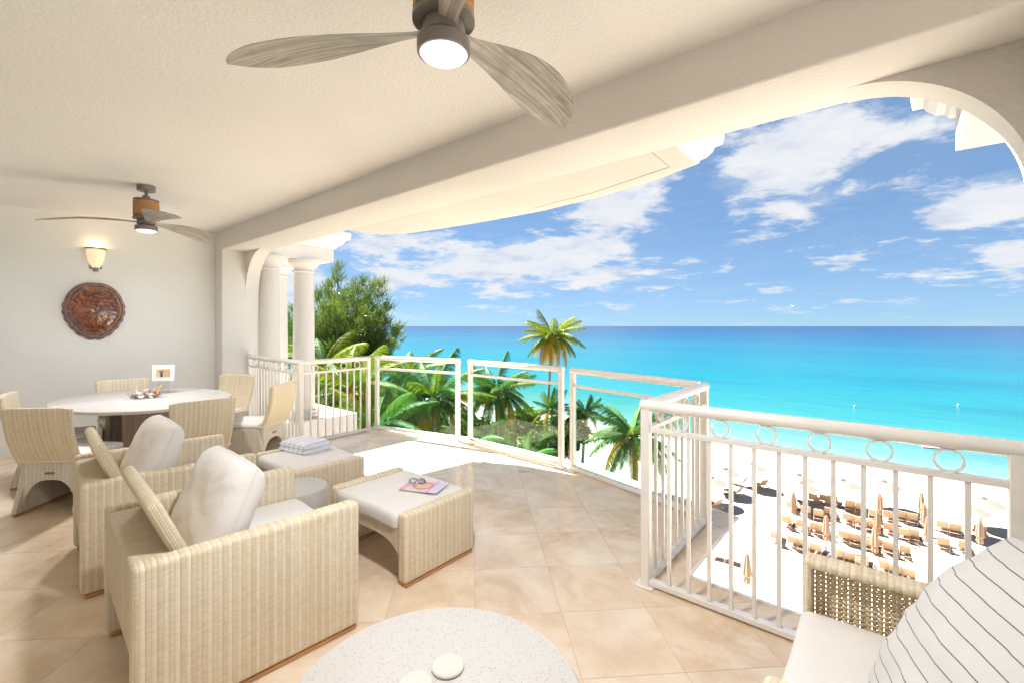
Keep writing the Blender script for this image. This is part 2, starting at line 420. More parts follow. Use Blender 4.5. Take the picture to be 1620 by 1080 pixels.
def mat_rope():
    m, t, b = new_mat('rope')
    uv = t.n.new('ShaderNodeUVMap').outputs[0]; u, v, _ = t.sep(uv)
    w = t.math('SINE', t.math('MULTIPLY', t.math('ADD', u, t.math('MULTIPLY', v, .7)), 700.0))
    t.put(t.mix(t.maprange(w, -1, 1), (.30, .14, .06), (.58, .34, .18)), b.inputs['Base Color']); setp(b, rough=.9, spec=.1)
    t.put(t.bump(w, .5, .002), b.inputs['Normal']); M['rope'] = m
mat_rope()

# ------------------------------------------------------------------ mesh builder
class MB:
    def __init__(s): s.v = []; s.f = []; s.sm = []
    def add(s, vs, fs, smooth=False, mat=None):
        o = len(s.v)
        for p in vs:
            p = Vector(p)
            if mat is not None: p = mat @ p
            s.v.append(p)
        for f in fs: s.f.append([i + o for i in f]); s.sm.append(smooth)
        return s
    def box(s, x0, x1, y0, y1, z0, z1, bev=0.0, seg=2, mat=None):
        if bev <= 0:
            vs = [(x, y, z) for z in (z0, z1) for y in (y0, y1) for x in (x0, x1)]
            return s.add(vs, [(0, 2, 3, 1), (4, 5, 7, 6), (0, 1, 5, 4), (2, 6, 7, 3), (0, 4, 6, 2), (1, 3, 7, 5)], False, mat)
        bm = bmesh.new(); bmesh.ops.create_cube(bm, size=1)
        for v in bm.verts: v.co = Vector(((x0 + x1) / 2 + v.co.x * (x1 - x0), (y0 + y1) / 2 + v.co.y * (y1 - y0), (z0 + z1) / 2 + v.co.z * (z1 - z0)))
        bmesh.ops.bevel(bm, geom=bm.edges[:], offset=bev, segments=seg, profile=.5, affect='EDGES')
        return s.frombm(bm, True, mat)
    def frombm(s, bm, smooth=True, mat=None):
        bm.verts.index_update()
        s.add([v.co.copy() for v in bm.verts], [[v.index for v in f.verts] for f in bm.faces], smooth, mat); bm.free(); return s
    def prism(s, poly, z0, z1, mat=None):
        n = len(poly)
        a = sum(poly[i][0] * poly[(i + 1) % n][1] - poly[(i + 1) % n][0] * poly[i][1] for i in range(n))
        if a < 0: poly = poly[::-1]
        vs = [(x, y, z0) for x, y in poly] + [(x, y, z1) for x, y in poly]
        fs = [list(range(n))[::-1], list(range(n, 2 * n))] + [(i, (i + 1) % n, (i + 1) % n + n, i + n) for i in range(n)]
        return s.add(vs, fs, False, mat)
    def prism_y(s, poly, y0, y1):          # poly in x,z
        return s.prism([(x, z) for x, z in poly], -y1, -y0, Matrix(((1, 0, 0, 0), (0, 0, -1, 0), (0, 1, 0, 0), (0, 0, 0, 1))))
    def tube(s, path, r, n=10, caps=True, closed=False, flat=1.0, mat=None):
        path = [Vector(p) for p in path]; m = len(path)
        rs = r if isinstance(r, (list, tuple)) else [r] * m
        vs = []; fs = []; prev = None
        for i, p in enumerate(path):
            if closed: d = path[(i + 1) % m] - path[i - 1]
            else: d = path[min(i + 1, m - 1)] - path[max(i - 1, 0)]
            d.normalize()
            if prev is None:
                up = Vector((0, 0, 1)) if abs(d.z) < .9 else Vector((1, 0, 0))
                a = d.cross(up).normalized()
            else: a = (prev - d * prev.dot(d)).normalized()
            prev = a; bvec = d.cross(a)
            for k in range(n):
                an = 2 * PI * k / n
                vs.append(p + (a * math.cos(an) + bvec * math.sin(an) * flat) * rs[i])
        for i in range(m if closed else m - 1):
            for k in range(n):
                j = (i + 1) % m
                fs.append((i * n + k, i * n + (k + 1) % n, j * n + (k + 1) % n, j * n + k))
        if caps and not closed:
            fs.append(list(range(n))[::-1]); fs.append([(m - 1) * n + k for k in range(n)])
        return s.add(vs, fs, True, mat)
    def lathe(s, prof, n=32, c=(0, 0, 0), mat=None, smooth=True):
        vs = []; fs = []; m = len(prof)
        for r, z in prof:
            for k in range(n):
                a = 2 * PI * k / n; vs.append((c[0] + r * math.cos(a), c[1] + r * math.sin(a), c[2] + z))
        for i in range(m - 1):
            for k in range(n): fs.append((i * n + k, i * n + (k + 1) % n, (i + 1) * n + (k + 1) % n, (i + 1) * n + k))
        if prof[0][0] > 1e-4: fs.append(list(range(n))[::-1])
        if prof[-1][0] > 1e-4: fs.append([(m - 1) * n + k for k in range(n)])
        return s.add(vs, fs, smooth, mat)
    def build(s, name, mat, parent=None, loc=None, rot=None, uvmode='x', autosm=True, bevel=0):
        me = bpy.data.meshes.new(name)
        me.from_pydata([tuple(v) for v in s.v], [], s.f)
        me.polygons.foreach_set('use_smooth', s.sm)
        uvl = me.uv_layers.new(name='uv')
        if uvmode != 'none':
            for p in me.polygons:
                nx, ny, nz = (abs(q) for q in p.normal)
                for li in p.loop_indices:
                    c = me.vertices[me.loops[li].vertex_index].co
                    if nz >= nx and nz >= ny: w = (c.x, c.y) if uvmode == 'x' else (c.y, c.x)
                    elif nx >= ny: w = (c.y, c.z)
                    else: w = (c.x, c.z)
                    uvl.data[li].uv = w
        me.materials.append(M[mat]); me.update()
        if autosm and any(s.sm):
            try: me.set_sharp_from_angle(angle=R(38))
            except Exception: pass
        o = bpy.data.objects.new(name, me); COL.objects.link(o)
        if parent is not None: o.parent = parent
        if loc is not None: o.location = loc
        if rot is not None: o.rotation_euler = rot
        return o

def tag(o, label=None, cat=None, group=None, kind=None):
    if label: o['label'] = label
    if cat: o['category'] = cat
    if group: o['group'] = group
    if kind: o['kind'] = kind
    return o
def thing(name, label, cat, loc=(0, 0, 0), rz=0.0, group=None):
    o = bpy.data.objects.new(name, None); COL.objects.link(o); o.empty_display_size = .1
    o.location = loc; o.rotation_euler = (0, 0, rz)
    return tag(o, label, cat, group)
def link_copy(src, parent, **k):
    c = src.copy(); COL.objects.link(c); c.parent = parent
    return c
KIDS = {}
def dup(root, loc, rz, label, group=None, scale=None, rot=None):
    def rec(o, par):
        c = o.copy(); COL.objects.link(c); c.parent = par
        for ch in o.children: rec(ch, c)
        return c
    r = rec(root, None); r.location = loc; r.rotation_euler = rot if rot else (0, 0, rz)
    if scale: r.scale = (scale,) * 3
    r['label'] = label
    if group: r['group'] = group
    return r

# ================================================================== SETTING
# ground / sand: one sheet that dips under the sea
mb = MB()
ys = [-60, -20, 10, 40, 56, 62, 68, 80, 140, 400]; zs = [-13.5, -13.5, -13.5, -13.5, -13.5, -13.62, -13.9, -14.6, -16, -19]
xs = [-2500, -600, -200, -60, 0, 60, 200, 600, 2500]
vs = [(x, y, z) for y, z in zip(ys, zs) for x in xs]; nx_ = len(xs)
fs = [(j * nx_ + i, j * nx_ + i + 1, (j + 1) * nx_ + i + 1, (j + 1) * nx_ + i) for j in range(len(ys) - 1) for i in range(nx_ - 1)]
mb.add(vs, fs, True); tag(mb.build('beach_sand', 'sand'), kind='structure')
mb = MB(); mb.add([(-60000, 58, -13.78), (60000, 58, -13.78), (60000, 60000, -13.78), (-60000, 60000, -13.78)], [(0, 1, 2, 3)])
tag(mb.build('sea', 'sea_water'), kind='structure')

# terrace floor
XL, XR = -7.83, 4.2
BAY = [(-5.95, 2.76), (-0.97, 2.76), (-0.97, 3.86), (-2.55, 4.27), (-4.38, 4.31), (-5.95, 3.93)]
floor = MB()
floor.box(XL, XR, -1.6, 2.76, -.30, -.0014); floor.prism(BAY, -.07, -.0018)
fo = tag(floor.build('terrace_floor', 'grout'), kind='structure')
def clip(poly, cl):
    n = len(cl)
    for i in range(n):
        a = cl[i]; b = cl[(i + 1) % n]; out = []
        for j in range(len(poly)):
            p = poly[j]; q = poly[(j + 1) % len(poly)]
            sp = (b[0] - a[0]) * (p[1] - a[1]) - (b[1] - a[1]) * (p[0] - a[0])
            sq = (b[0] - a[0]) * (q[1] - a[1]) - (b[1] - a[1]) * (q[0] - a[0])
            if sp >= 0: out.append(p)
            if (sp >= 0) != (sq >= 0):
                k = sp / (sp - sq); out.append((p[0] + (q[0] - p[0]) * k, p[1] + (q[1] - p[1]) * k))
        poly = out
        if len(poly) < 3: return []
    return poly
RECT = [(XL, -1.6), (1.8, -1.6), (1.8, 2.76), (XL, 2.76)]
TS = .457; gap = .0010; h2 = math.sqrt(.5)
for i in range(-16, 26):
    for j in range(-30, 26):
        s1 = 2.82 + (i + .5) * TS - 8 * TS; s2 = (j + .5) * TS
        c = []
        for a, b_ in ((-1, -1), (1, -1), (1, 1), (-1, 1)):
            u = s1 + a * (TS / 2 - gap); w = s2 + b_ * (TS / 2 - gap)
            c.append((-u * h2 + w * h2, u * h2 + w * h2))
        ar = sum(c[k][0] * c[(k + 1) % 4][1] - c[(k + 1) % 4][0] * c[k][1] for k in range(4))
        if ar < 0: c = c[::-1]
        m_ = MB(); tot = 0
        for reg in (RECT, BAY):
            p = clip(c, reg)
            if len(p) >= 3:
                aa = abs(sum(p[k][0] * p[(k + 1) % len(p)][1] - p[(k + 1) % len(p)][0] * p[k][1] for k in range(len(p)))) / 2
                if aa > .002: m_.prism(p, -.010, 0.0); tot += aa
        if tot > 0:
            cx_ = (c[0][0] + c[2][0]) / 2; cy_ = (c[0][1] + c[2][1]) / 2
            if -.646 * cx_ + .763 * cy_ < .55: continue
            m_.build('tile', 'travertine', fo)
# metal edge strip around the bay slab
mb = MB(); pts = [(-5.97, 2.78), (-5.97, 3.945), (-4.38, 4.325), (-2.55, 4.285), (-0.955, 3.872), (-0.955, 2.775), (XR, 2.775)]
for a, b_ in zip(pts[:-1], pts[1:]):
    a = Vector((*a, 0)); b2 = Vector((*b_, 0)); d = (b2 - a); L = d.length; an = math.atan2(d.y, d.x)
    mb.box(0, L, -.012, .012, -.072, .006, 0, 2, Matrix.Translation(a) @ Matrix.Rotation(an, 4, 'Z'))
mb.build('edge_strip', 'rail_paint', fo)
# near part of the floor behind the camera
mb = MB(); mb.box(1.8, XR, -1.6, 2.75, -.006, -.0005); mb.build('far_paving', 'travertine', fo)

ZC = 2.888; ZB = 2.62; YB = 2.333; YE = 2.84; YA = 2.654
mb = MB(); mb.box(XL - .2, XR + .2, -1.8, YB + .1, ZC, ZC + .3)
tag(mb.build('ceiling', 'stucco_cream'), kind='structure')
mb = MB(); mb.box(XL - .25, XL, -1.8, YE, -.3, ZC)
tag(mb.build('end_wall', 'stucco_wall'), 'cream stucco wall with the wall lamp and turtle shell hung on it', 'wall')
mb = MB(); mb.box(XL, XR, -1.8, -1.6, -.3, ZC)
tag(mb.build('house_wall', 'stucco_wall'), 'cream stucco house wall behind the terrace furniture', 'wall')
bay_beam = thing('archway', 'cream stucco beam and piers framing the wide terrace opening', 'archway', (0, 0, 0))
mb = MB(); mb.box(XL, XR, YB, YE, ZB, ZC + .25, .022, 3); mb.build('beam', 'stucco_beam', bay_beam)
mb = MB(); mb.box(XL - .01, -7.53, YB + .002, YE - .002, -.3, ZB + .02, .012, 2); mb.build('pier', 'stucco_beam', bay_beam)
mb = MB(); mb.box(.41, .80, YB + .002, YE - .002, -.3, ZB + .02, .012, 2); mb.build('pier', 'stucco_beam', bay_beam)
def spandrel(cx, sgn):
    poly = [(cx, ZB)]
    for k in range(0, 25):
        a = PI / 2 * k / 24; poly.append((cx + sgn * .6 * math.sin(a), 2.02 + .6 * math.cos(a) - (0.0005 if k == 0 else 0)))
    poly.append((cx + sgn * .62, 2.02)); poly.append((cx + sgn * .62, ZB + .01)); poly.append((cx, ZB + .01))
    m = MB(); m.prism_y(poly[1:], YA, YE - .004); return m
spandrel(-6.93, -1).build('arch_spandrel', 'stucco_beam', bay_beam)
spandrel(-.19, 1).build('arch_spandrel', 'stucco_beam', bay_beam)

def sweep(path, prof, side=1):
    # mitred sweep of profile (outward offset, z) along an open xy path; outward is to the right of travel when side=1
    m = MB(); n = len(path); rings = []
    P_ = [Vector(p) for p in path]
    for i in range(n):
        ds = []
        if i > 0: ds.append((P_[i] - P_[i - 1]).normalized())
        if i < n - 1: ds.append((P_[i + 1] - P_[i]).normalized())
        ns = [Vector((d.y, -d.x)) * side for d in ds]
        nn = sum(ns, Vector((0, 0))).normalized(); k = 1 / max(.3, nn.dot(ns[0]))
        rings.append([(P_[i].x + nn.x * o * k, P_[i].y + nn.y * o * k, z) for o, z in prof])
    L = len(prof); vs = [v for r in rings for v in r]; fs = []
    for i in range(n - 1):
        for j in range(L - 1): fs.append((i * L + j, (i + 1) * L + j, (i + 1) * L + j + 1, i * L + j + 1))
    fs.append(list(range(L))); fs.append([(n - 1) * L + j for j in range(L)][::-1])
    m.add(vs, fs, False); return m
# bay roof eave
BR = [(-5.80, 2.845), (-5.66, 3.78), (-5.3, 3.96), (-4.7, 4.06), (-3.9, 4.14), (-3.1, 4.18), (-2.3, 4.09), (-1.62, 3.93), (-1.25, 3.78), (-1.22, 2.845)]
eave = thing('roof_eave', 'cream roof overhang with white moulded cornice above the curved railing', 'roof eave')
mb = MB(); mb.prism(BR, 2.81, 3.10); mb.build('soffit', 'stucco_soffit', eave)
PROF = [(0, 2.815), (.02, 2.815), (.03, 2.84), (.07, 2.86), (.11, 2.90), (.13, 2.95), (.18, 2.965), (.19, 3.02), (.19, 3.09), (0, 3.09)]
sweep(BR, PROF, -1).build('cornice', 'trim_white', eave)
mb = MB()
for a, b_ in (((-1.40, 2.86), (-1.43, 3.70)), ((-1.43, 3.70), (-2.3, 3.93)), ((-2.3, 3.93), (-3.1, 4.02))):
    a = Vector((*a, 2.809)); b2 = Vector((*b_, 2.809)); d = b2 - a
    mb.box(0, d.length, -.004, .004, -.002, .002, 0, 2, Matrix.Translation(a) @ Matrix.Rotation(math.atan2(d.y, d.x), 4, 'Z'))
mb.build('soffit_groove', 'groove_tan', eave)
mb = MB(); mb.prism([(-5.9, 2.3), (-5.85, 4.0), (-3.5, 4.3), (-1.1, 4.0), (-1.0, 2.3)], 3.11, 3.3); mb.build('roof_slab', 'stucco_white', eave)

# porch with paired columns to the left
CPROF = [(0, 2.82), (.03, 2.825), (.05, 2.86), (.09, 2.88), (.13, 2.93), (.15, 2.97), (.20, 2.985), (.21, 3.06), (.21, 3.10), (0, 3.10)]
def porch(name, x0, x1, cols, side, label, lab_cols):
    p = thing(name, label, 'porch')
    m = MB(); m.box(min(x0, x1), max(x0, x1), YE + .003, 3.99, 2.60, 2.815); m.build('entablature', 'stucco_white', p)
    if side > 0: path = [(x0, YE + .003), (x0, 3.99), (x1, 3.99)]; s_ = 1
    else: path = [(x1, 3.99), (x0, 3.99), (x0, YE + .003)]; s_ = 1
    path = [(x0, YE + .003), (x0, 3.99), (x1, 3.99)]
    sweep(path, CPROF, 1 if x1 < x0 else -1).build('cornice', 'trim_white', p)
    m = MB(); m.box(min(x0, x1), max(x0, x1), YE + .003, 3.99, 2.818, 3.12); m.build('roof_slab', 'stucco_white', p)
    return p
def column(x, y, label):
    m = MB(); p = []
    pr = [(.23, 0), (.23, .06), (.21, .065), (.215, .09), (.205, .115), (.175, .13), (.172, .16)]
    for k in range(9): pr.append((.172 - .018 * (k / 8) ** 1.6, .16 + (2.38 - .16) * k / 8))
    pr += [(.165, 2.385), (.172, 2.40), (.165, 2.415), (.155, 2.42), (.157, 2.45), (.18, 2.475), (.21, 2.50), (.235, 2.535), (.24, 2.545), (.24, 2.60)]
    m.lathe(pr, 40, (0, 0, 0)); o = m.build('column', 'stucco_white', None, (x, y, 0))
    return tag(o, label, 'column', 'paired porch columns')
XP = -7.40
porch('porch_entablature', XP, -9.2, None, 1, 'white entablature and cornice carried by the paired porch columns', '')
pr = porch('porch_entablature', .28, 3.2, None, -1, 'white cornice end jutting into the sky beyond the right arch', '')
column(-7.58, 3.0, 'white round column of the pair nearer the stucco pier')
column(-7.58, 3.56, 'white round column of the pair nearer the big feathery tree')
column(-8.6, 3.56, 'white round column set back behind the paired columns')
mb = MB(); mb.box(-9.6, -7.20, 2.85, 4.25, -.32, -.002); 
tag(mb.build('ledge', 'travertine'), kind='structure')
mb = MB(); mb.box(-9.6, -7.17, 4.255, 4.29, -.36, .0); mb.box(-7.197, -7.16, 2.85, 4.29, -.36, .001)
tag(mb.build('ledge_trim', 'stucco_white'), kind='structure')
mb = MB(); mb.box(-7.16, -5.99, 2.66, 2.76, -.30, -.001); mb.box(-9.6, 4.2, -1.8, 2.74, -13.5, -.31)
tag(mb.build('lower_storeys', 'stucco_white'), 'cream lower storeys of the building beneath the terrace', 'building')

# ================================================================== RAILINGS
RT = 1.075; RD = .064
def handrail(m, a, b, ext0=.0, ext1=.0, r=RD / 2):
    a = Vector(a); b = Vector(b); d = (b - a).normalized(); a = a - d * ext0; b = b + d * ext1
    m.tube([a, a + d * .004, b - d * .004, b], [r * .9, r, r, r * .9], 20)
def rail_section(name, a, b, nb, nr, label, glass=False, end0=.025, end1=.025, ext=(0.028, .028), posts=(1, 1)):
    a = Vector((*a, 0)); b = Vector((*b, 0)); d = b - a; L = d.length; an = math.atan2(d.y, d.x)
    t_ = thing(name, label, 'railing', tuple(a), an, 'white railing sections around the terrace')
    m = MB(); handrail(m, (0, 0, RT - RD / 2), (L, 0, RT - RD / 2), ext[0], ext[1]); m.build('handrail', 'rail_paint', t_)
    for k, x in enumerate((0, L)):
        if not posts[k]: continue
        m = MB(); m.box(x - .025, x + .025, -.025, .025, .008, RT - RD + .012, .003, 1); m.build('post', 'rail_paint', t_)
        m = MB(); m.box(x - .055, x + .055, -.055, .055, .0005, .0095, .003, 1); m.build('base_plate', 'rail_paint', t_)
    x0, x1 = .0255, L - .0255
    if not glass:
        m = MB(); m.box(x0, x1, -.019, .019, .892, .918, .002, 1); m.build('middle_rail', 'rail_paint', t_)
        m = MB(); m.box(x0, x1, -.022, .022, .014, .042, .002, 1); m.build('bottom_rail', 'rail_paint', t_)
        first = None
        for k in range(nb):
            x = x0 + (x1 - x0) * (k + 1) / (nb + 1)
            if first is None:
                m = MB(); m.box(-.0095, .0095, -.0095, .0095, .0425, .8915, .0015, 1); first = m.build('baluster', 'rail_paint', t_, (x, 0, 0))
            else: c = link_copy(first, t_); c.location = (x, 0, 0)
        first = None
        for k in range(nr):
            x = L / 2 + (k - (nr - 1) / 2) * ((x1 - x0) / (nb + 1) * 2)
            if first is None:
                rr = (RT - RD - .918) / 2; m = MB(); zc = .918 + rr
                ri, ro = rr - .006, rr + .001; vs = []; fs = []; N = 36
                for q in range(N):
                    an_ = 2 * PI * q / N
                    for rr_, yy in ((ro, -.011), (ro, .011), (ri, .011), (ri, -.011)): vs.append((rr_ * math.cos(an_), yy, zc + rr_ * math.sin(an_)))
                for q in range(N):
                    for e in range(4): fs.append((q * 4 + e, q * 4 + (e + 1) % 4, ((q + 1) % N) * 4 + (e + 1) % 4, ((q + 1) % N) * 4 + e))
                m.add(vs, fs, True); first = m.build('ring', 'rail_paint', t_, (x, 0, 0))
            else: c = link_copy(first, t_); c.location = (x, 0, 0)
    else:
        m = MB(); m.box(x0, x1, -.019, .019, .872, .90, .002, 1); m.build('middle_rail', 'rail_paint', t_)
        m = MB(); m.box(x0, x1, -.024, .024, .020, .060, .003, 1); m.build('bottom_rail', 'rail_paint', t_)
        m = MB(); m.box(x0 + .012, x1 - .012, -.005, .005, .055, .876); m.build('glass_pane', 'green_glass', t_)
    return t_
YR = 2.60
rail_section('railing', (-7.50, 2.70), (-5.735, 2.655), 15, 7, 'white baluster railing between the stucco pier and the corner post near the wicker dining set', ext=(.03, .02), posts=(1, 0))
rail_section('railing', (-5.735, 2.655), (-5.81, 3.66), 8, 4, 'short white baluster railing in front of the round columns and the feathery tree')
rail_section('glass_railing', (-5.80, 3.80), (-4.40, 4.095), 0, 0, 'glass railing panel nearest the short baluster railing, with palm fronds behind it', True)
rail_section('glass_railing', (-4.17, 4.10), (-2.745, 4.055), 0, 0, 'middle glass railing panel of the three, with a round palm crown behind it', True)
rail_section('glass_railing', (-2.575, 4.02), (-1.21, 3.67), 0, 0, 'glass railing panel nearest the corner of the right railing, with a small yellow palm behind', True)
rail_section('railing', (-1.125, 3.60), (-1.115, 2.525), 8, 4, 'short white baluster railing returning from the glass panels to the corner post', ext=(.028, .0), posts=(1, 0))
rail_section('railing', (-1.115, 2.525), (.345, 2.525), 12, 6, 'long white baluster railing with rings overlooking the beach loungers', ext=(.03, .06))

# ================================================================== CEILING FANS
def blade_mesh():
    m = MB(); N = 26; Cn = 10; Rr = .82; top = []; vs = []; fs = []
    for i in range(N + 1):
        s = math.sin(i / N * PI / 2) ** .9; r = .05 + (Rr - .05) * s
        ch = .07 + .165 * math.sin(min(1, max(0, (s - .08) / .92)) ** 1.1 * PI * .86) ** 1.1 if s > .08 else .07
        ch = ch * (1.0 if s < .80 else math.sqrt(max(.0, 1 - ((s - .80) / .2003) ** 2)))
        ch = max(ch, .004)
        sweepy = .055 * math.sin(s * PI * .9) - .02 * s
        tw = R(20 - 12 * s)
        zc = .035 * math.sin(s * PI) + .035 - .05 * s
        for j in range(Cn + 1):
            v = j / Cn - .5; y = -(v * ch * math.cos(tw) + sweepy); z = v * ch * math.sin(tw) + zc + .03 * ch / .2 * (.25 - v * v) * 1.6
            vs.append((r, y, z))
    n1_ = len(vs)
    vs += [(x, y, z - .007 * (1 - (2 * abs((k % (Cn + 1)) / Cn - .5)) ** 2) - .002) for k, (x, y, z) in enumerate(vs)]
    W1 = Cn + 1
    for i in range(N):
        for j in range(Cn):
            a = i * W1 + j
            fs.append((a, a + W1, a + W1 + 1, a + 1)); b_ = a + n1_; fs.append((b_, b_ + 1, b_ + W1 + 1, b_ + W1))
        fs.append((i * W1, i * W1 + n1_, (i + 1) * W1 + n1_, (i + 1) * W1)); a = i * W1 + Cn
        fs.append((a, a + W1, a + W1 + n1_, a + n1_))
    for j in range(Cn):
        fs.append((j, j + 1, j + 1 + n1_, j + n1_)); a = N * W1 + j; fs.append((a, a + n1_, a + 1 + n1_, a + 1))
    m.add(vs, fs, True); return m
def make_fan():
    t_ = thing('ceiling_fan', 'large wood-bladed ceiling fan with a round white light, nearest the camera', 'ceiling fan', (-1.205, 1.055, 2.49), 0, 'rope-wrapped ceiling fans')
    zt = ZC - 2.49
    m = MB(); m.lathe([(.072, zt - .055), (.076, zt - .05), (.076, zt - .001)], 40); m.build('canopy', 'metal_bronze', t_)
    m = MB(); m.lathe([(.028, zt - .13), (.03, zt - .10), (.014, zt - .095), (.014, zt - .05)], 24); m.build('downrod', 'metal_bronze', t_)
    m = MB(); m.lathe([(.10, zt - .155), (.104, zt - .15), (.104, zt - .14), (.09, zt - .135), (.03, zt - .13)], 40); m.build('motor_cap', 'metal_bronze', t_); m = MB()
    m.lathe([(.07, .062), (.108, .066), (.108, .082), (.098, .086)], 40); m.build('motor_flange', 'metal_bronze', t_)
    m = MB(); z0, z1 = .088, zt - .155; nturn = 9; N = 40; pr = [(.094, z0)]
    m.lathe([(.09, z0 - .004), (.09, z1 + .002)], 40)
    path = []
    for k in range(nturn * N + 1):
        a = 2 * PI * k / N; path.append((.0955 * math.cos(a), .0955 * math.sin(a), z0 + .009 + (z1 - z0 - .018) * k / (nturn * N)))
    m.tube(path, .0105, 6); m.build('rope_wrap', 'rope', t_)
    m = MB(); m.lathe([(.05, .065), (.07, .06), (.075, .04), (.075, .015), (.06, .003)], 32); m.build('hub', 'metal_bronze', t_)
    m = MB(); m.lathe([(.086, .0), (.092, -.004), (.092, -.040), (.089, -.046), (.085, -.046)], 48); m.build('light_kit', 'metal_bronze', t_)
    m = MB(); m.lathe([(.0, -.066), (.03, -.065), (.06, -.060), (.078, -.052), (.0845, -.042), (.0845, -.03)], 48); m.build('light_diffuser', 'lamp_diffuser', t_)
    ld = bpy.data.lights.new('fan_lamp', 'AREA'); ld.shape = 'DISK'; ld.size = .15; ld.energy = FAN_LAMP; ld.color = (.95, .97, 1.0)
    lo = bpy.data.objects.new('fan_lamp_light', ld); COL.objects.link(lo); lo.parent = t_; lo.location = (0, 0, -.069)
    b0 = None
    for k in range(3):
        if b0 is None: b0 = blade_mesh().build('blade', 'blade_wood', t_); b = b0
        else: b = link_copy(b0, t_)
        b.rotation_euler = (0, 0, R(93 + 120 * k))
    return t_
fan = make_fan()
dup(fan, (-5.685, 1.10, 2.49), R(-89 + 120), 'wood-bladed ceiling fan above the oval dining table')

# ================================================================== FURNITURE
def cushion_mesh(w, d, h, n=22, pinch=.06, crown=.5, puff=.42, wrinkle=.006, seed=0, edge=.35, uvscale=1.0, sq=.0):
    """soft cushion, w (x) by d (y) thick h (z), centred; returns verts, faces, uv"""
    vs = []; fs = []; uv = []
    for side in (1, -1):
        for j in range(n + 1):
            for i in range(n + 1):
                u = -1 + 2 * i / n; v = -1 + 2 * j / n
                u = math.sin(u * PI / 2); v = math.sin(v * PI / 2)
                su = u * math.sqrt(1 - sq * v * v); sv = v * math.sqrt(1 - sq * u * u)
                x = su * w / 2 * (1 - pinch * (1 - v * v) * 0 - pinch * (math.cos(v * PI / 2)) * abs(u) ** 2)
                y = sv * d / 2 * (1 - pinch * (math.cos(u * PI / 2)) * abs(v) ** 2)
                ex = 1.2 / crown; e = max(0.0, (1 - abs(u) ** ex) * (1 - abs(v) ** ex))
                z = h / 2 * e ** puff
                q = Vector((x * 9 + seed * 7.7, y * 9 + seed, side * 3))
                wr = mnoise.fractal(q, 1.0, 2.0, 3) * wrinkle * 1.5
                rad = max(abs(u), abs(v))
                wr += mnoise.noise(Vector((math.atan2(v, u) * 7, rad * 1.5, seed + side))) * wrinkle * 1.3 * rad ** 2
                vs.append((x, y, side * (z + wr * (e ** .3)))); uv.append((x * uvscale, y * uvscale))
    W1 = n + 1; off = W1 * W1
    for j in range(n):
        for i in range(n):
            a = j * W1 + i; fs.append((a, a + 1, a + W1 + 1, a + W1)); b = a + off; fs.append((b, b + W1, b + W1 + 1, b + 1))
    for i in range(n):
        fs.append((i, i + off, i + 1 + off, i + 1)); a = n * W1 + i; fs.append((a, a + 1, a + 1 + off, a + off))
        a = i * W1; fs.append((a, a + W1, a + W1 + off, a + off)); a = i * W1 + n; fs.append((a, a + off, a + W1 + off, a + W1))
    return vs, fs, uv
def cushion(name, mat, parent, w, d, h, loc, rot=(0, 0, 0), **k):
    vs, fs, uv = cushion_mesh(w, d, h, **k)
    m = MB(); m.add(vs, fs, True); o = m.build(name, mat, parent, loc, rot, 'none', False)
    ul = o.data.uv_layers[0]
    for l in o.data.loops: ul.data[l.index].uv = uv[l.vertex_index]
    return o
def box_cushion(name, mat, parent, x0, x1, y0, y1, z0, z1, seed=1):
    """slab cushion with rounded edges and a slightly domed top"""
    bm = bmesh.new(); bmesh.ops.create_cube(bm, size=1)
    for v in bm.verts: v.co = Vector((v.co.x * (x1 - x0), v.co.y * (y1 - y0), v.co.z * (z1 - z0)))
    bmesh.ops.bevel(bm, geom=bm.edges[:], offset=min(.032, (z1 - z0) * .45), segments=4, profile=.5, affect='EDGES')
    bmesh.ops.subdivide_edges(bm, edges=[e for e in bm.edges if e.calc_length() > .15], cuts=14, use_grid_fill=True)
    for v in bm.verts:
        fx = 1 - (2 * v.co.x / (x1 - x0)) ** 2; fy = 1 - (2 * v.co.y / (y1 - y0)) ** 2
        e = max(0, fx) ** .5 * max(0, fy) ** .5
        if v.co.z > 0: v.co.z += .014 * e
        q = Vector((v.co.x * 6, v.co.y * 6, seed)); v.co.z += mnoise.noise(q) * .0035
        v.co.x += mnoise.noise(q + Vector((9, 0, 0))) * .003; v.co.y += mnoise.noise(q + Vector((0, 9, 0))) * .003
    m = MB(); m.frombm(bm); return m.build(name, mat, parent, ((x0 + x1) / 2, (y0 + y1) / 2, (z0 + z1) / 2), None, 'x', False)

def woven_open_panel(x0, x1, z0, z1, y, th):
    """open weave panel in the xz plane made of real strands"""
    ribs = MB(); n = 25
    for k in range(n):
        x = x0 + .02 + (x1 - x0 - .04) * k / (n - 1)
        for dx in (-.0075, .0075): ribs.tube([(x + dx, y, z0), (x + dx, y, z1)], .0068, 6)
    w = MB(); rows = int((z1 - z0) / .0086); rnd = random.Random(3)
    for r_ in range(rows):
        z = z0 + .005 + r_ * .0086; path = []; seg = (n - 1) * 4
        for s in range(seg + 1):
            ph = s / 4; x = x0 + .02 + (x1 - x0 - .04) * s / seg
            path.append((x, y + (.008 if r_ % 2 else -.008) * math.cos(ph * PI), z + rnd.uniform(-.0012, .0012)))
        w.tube(path, .0040, 5, True)
    return ribs, w

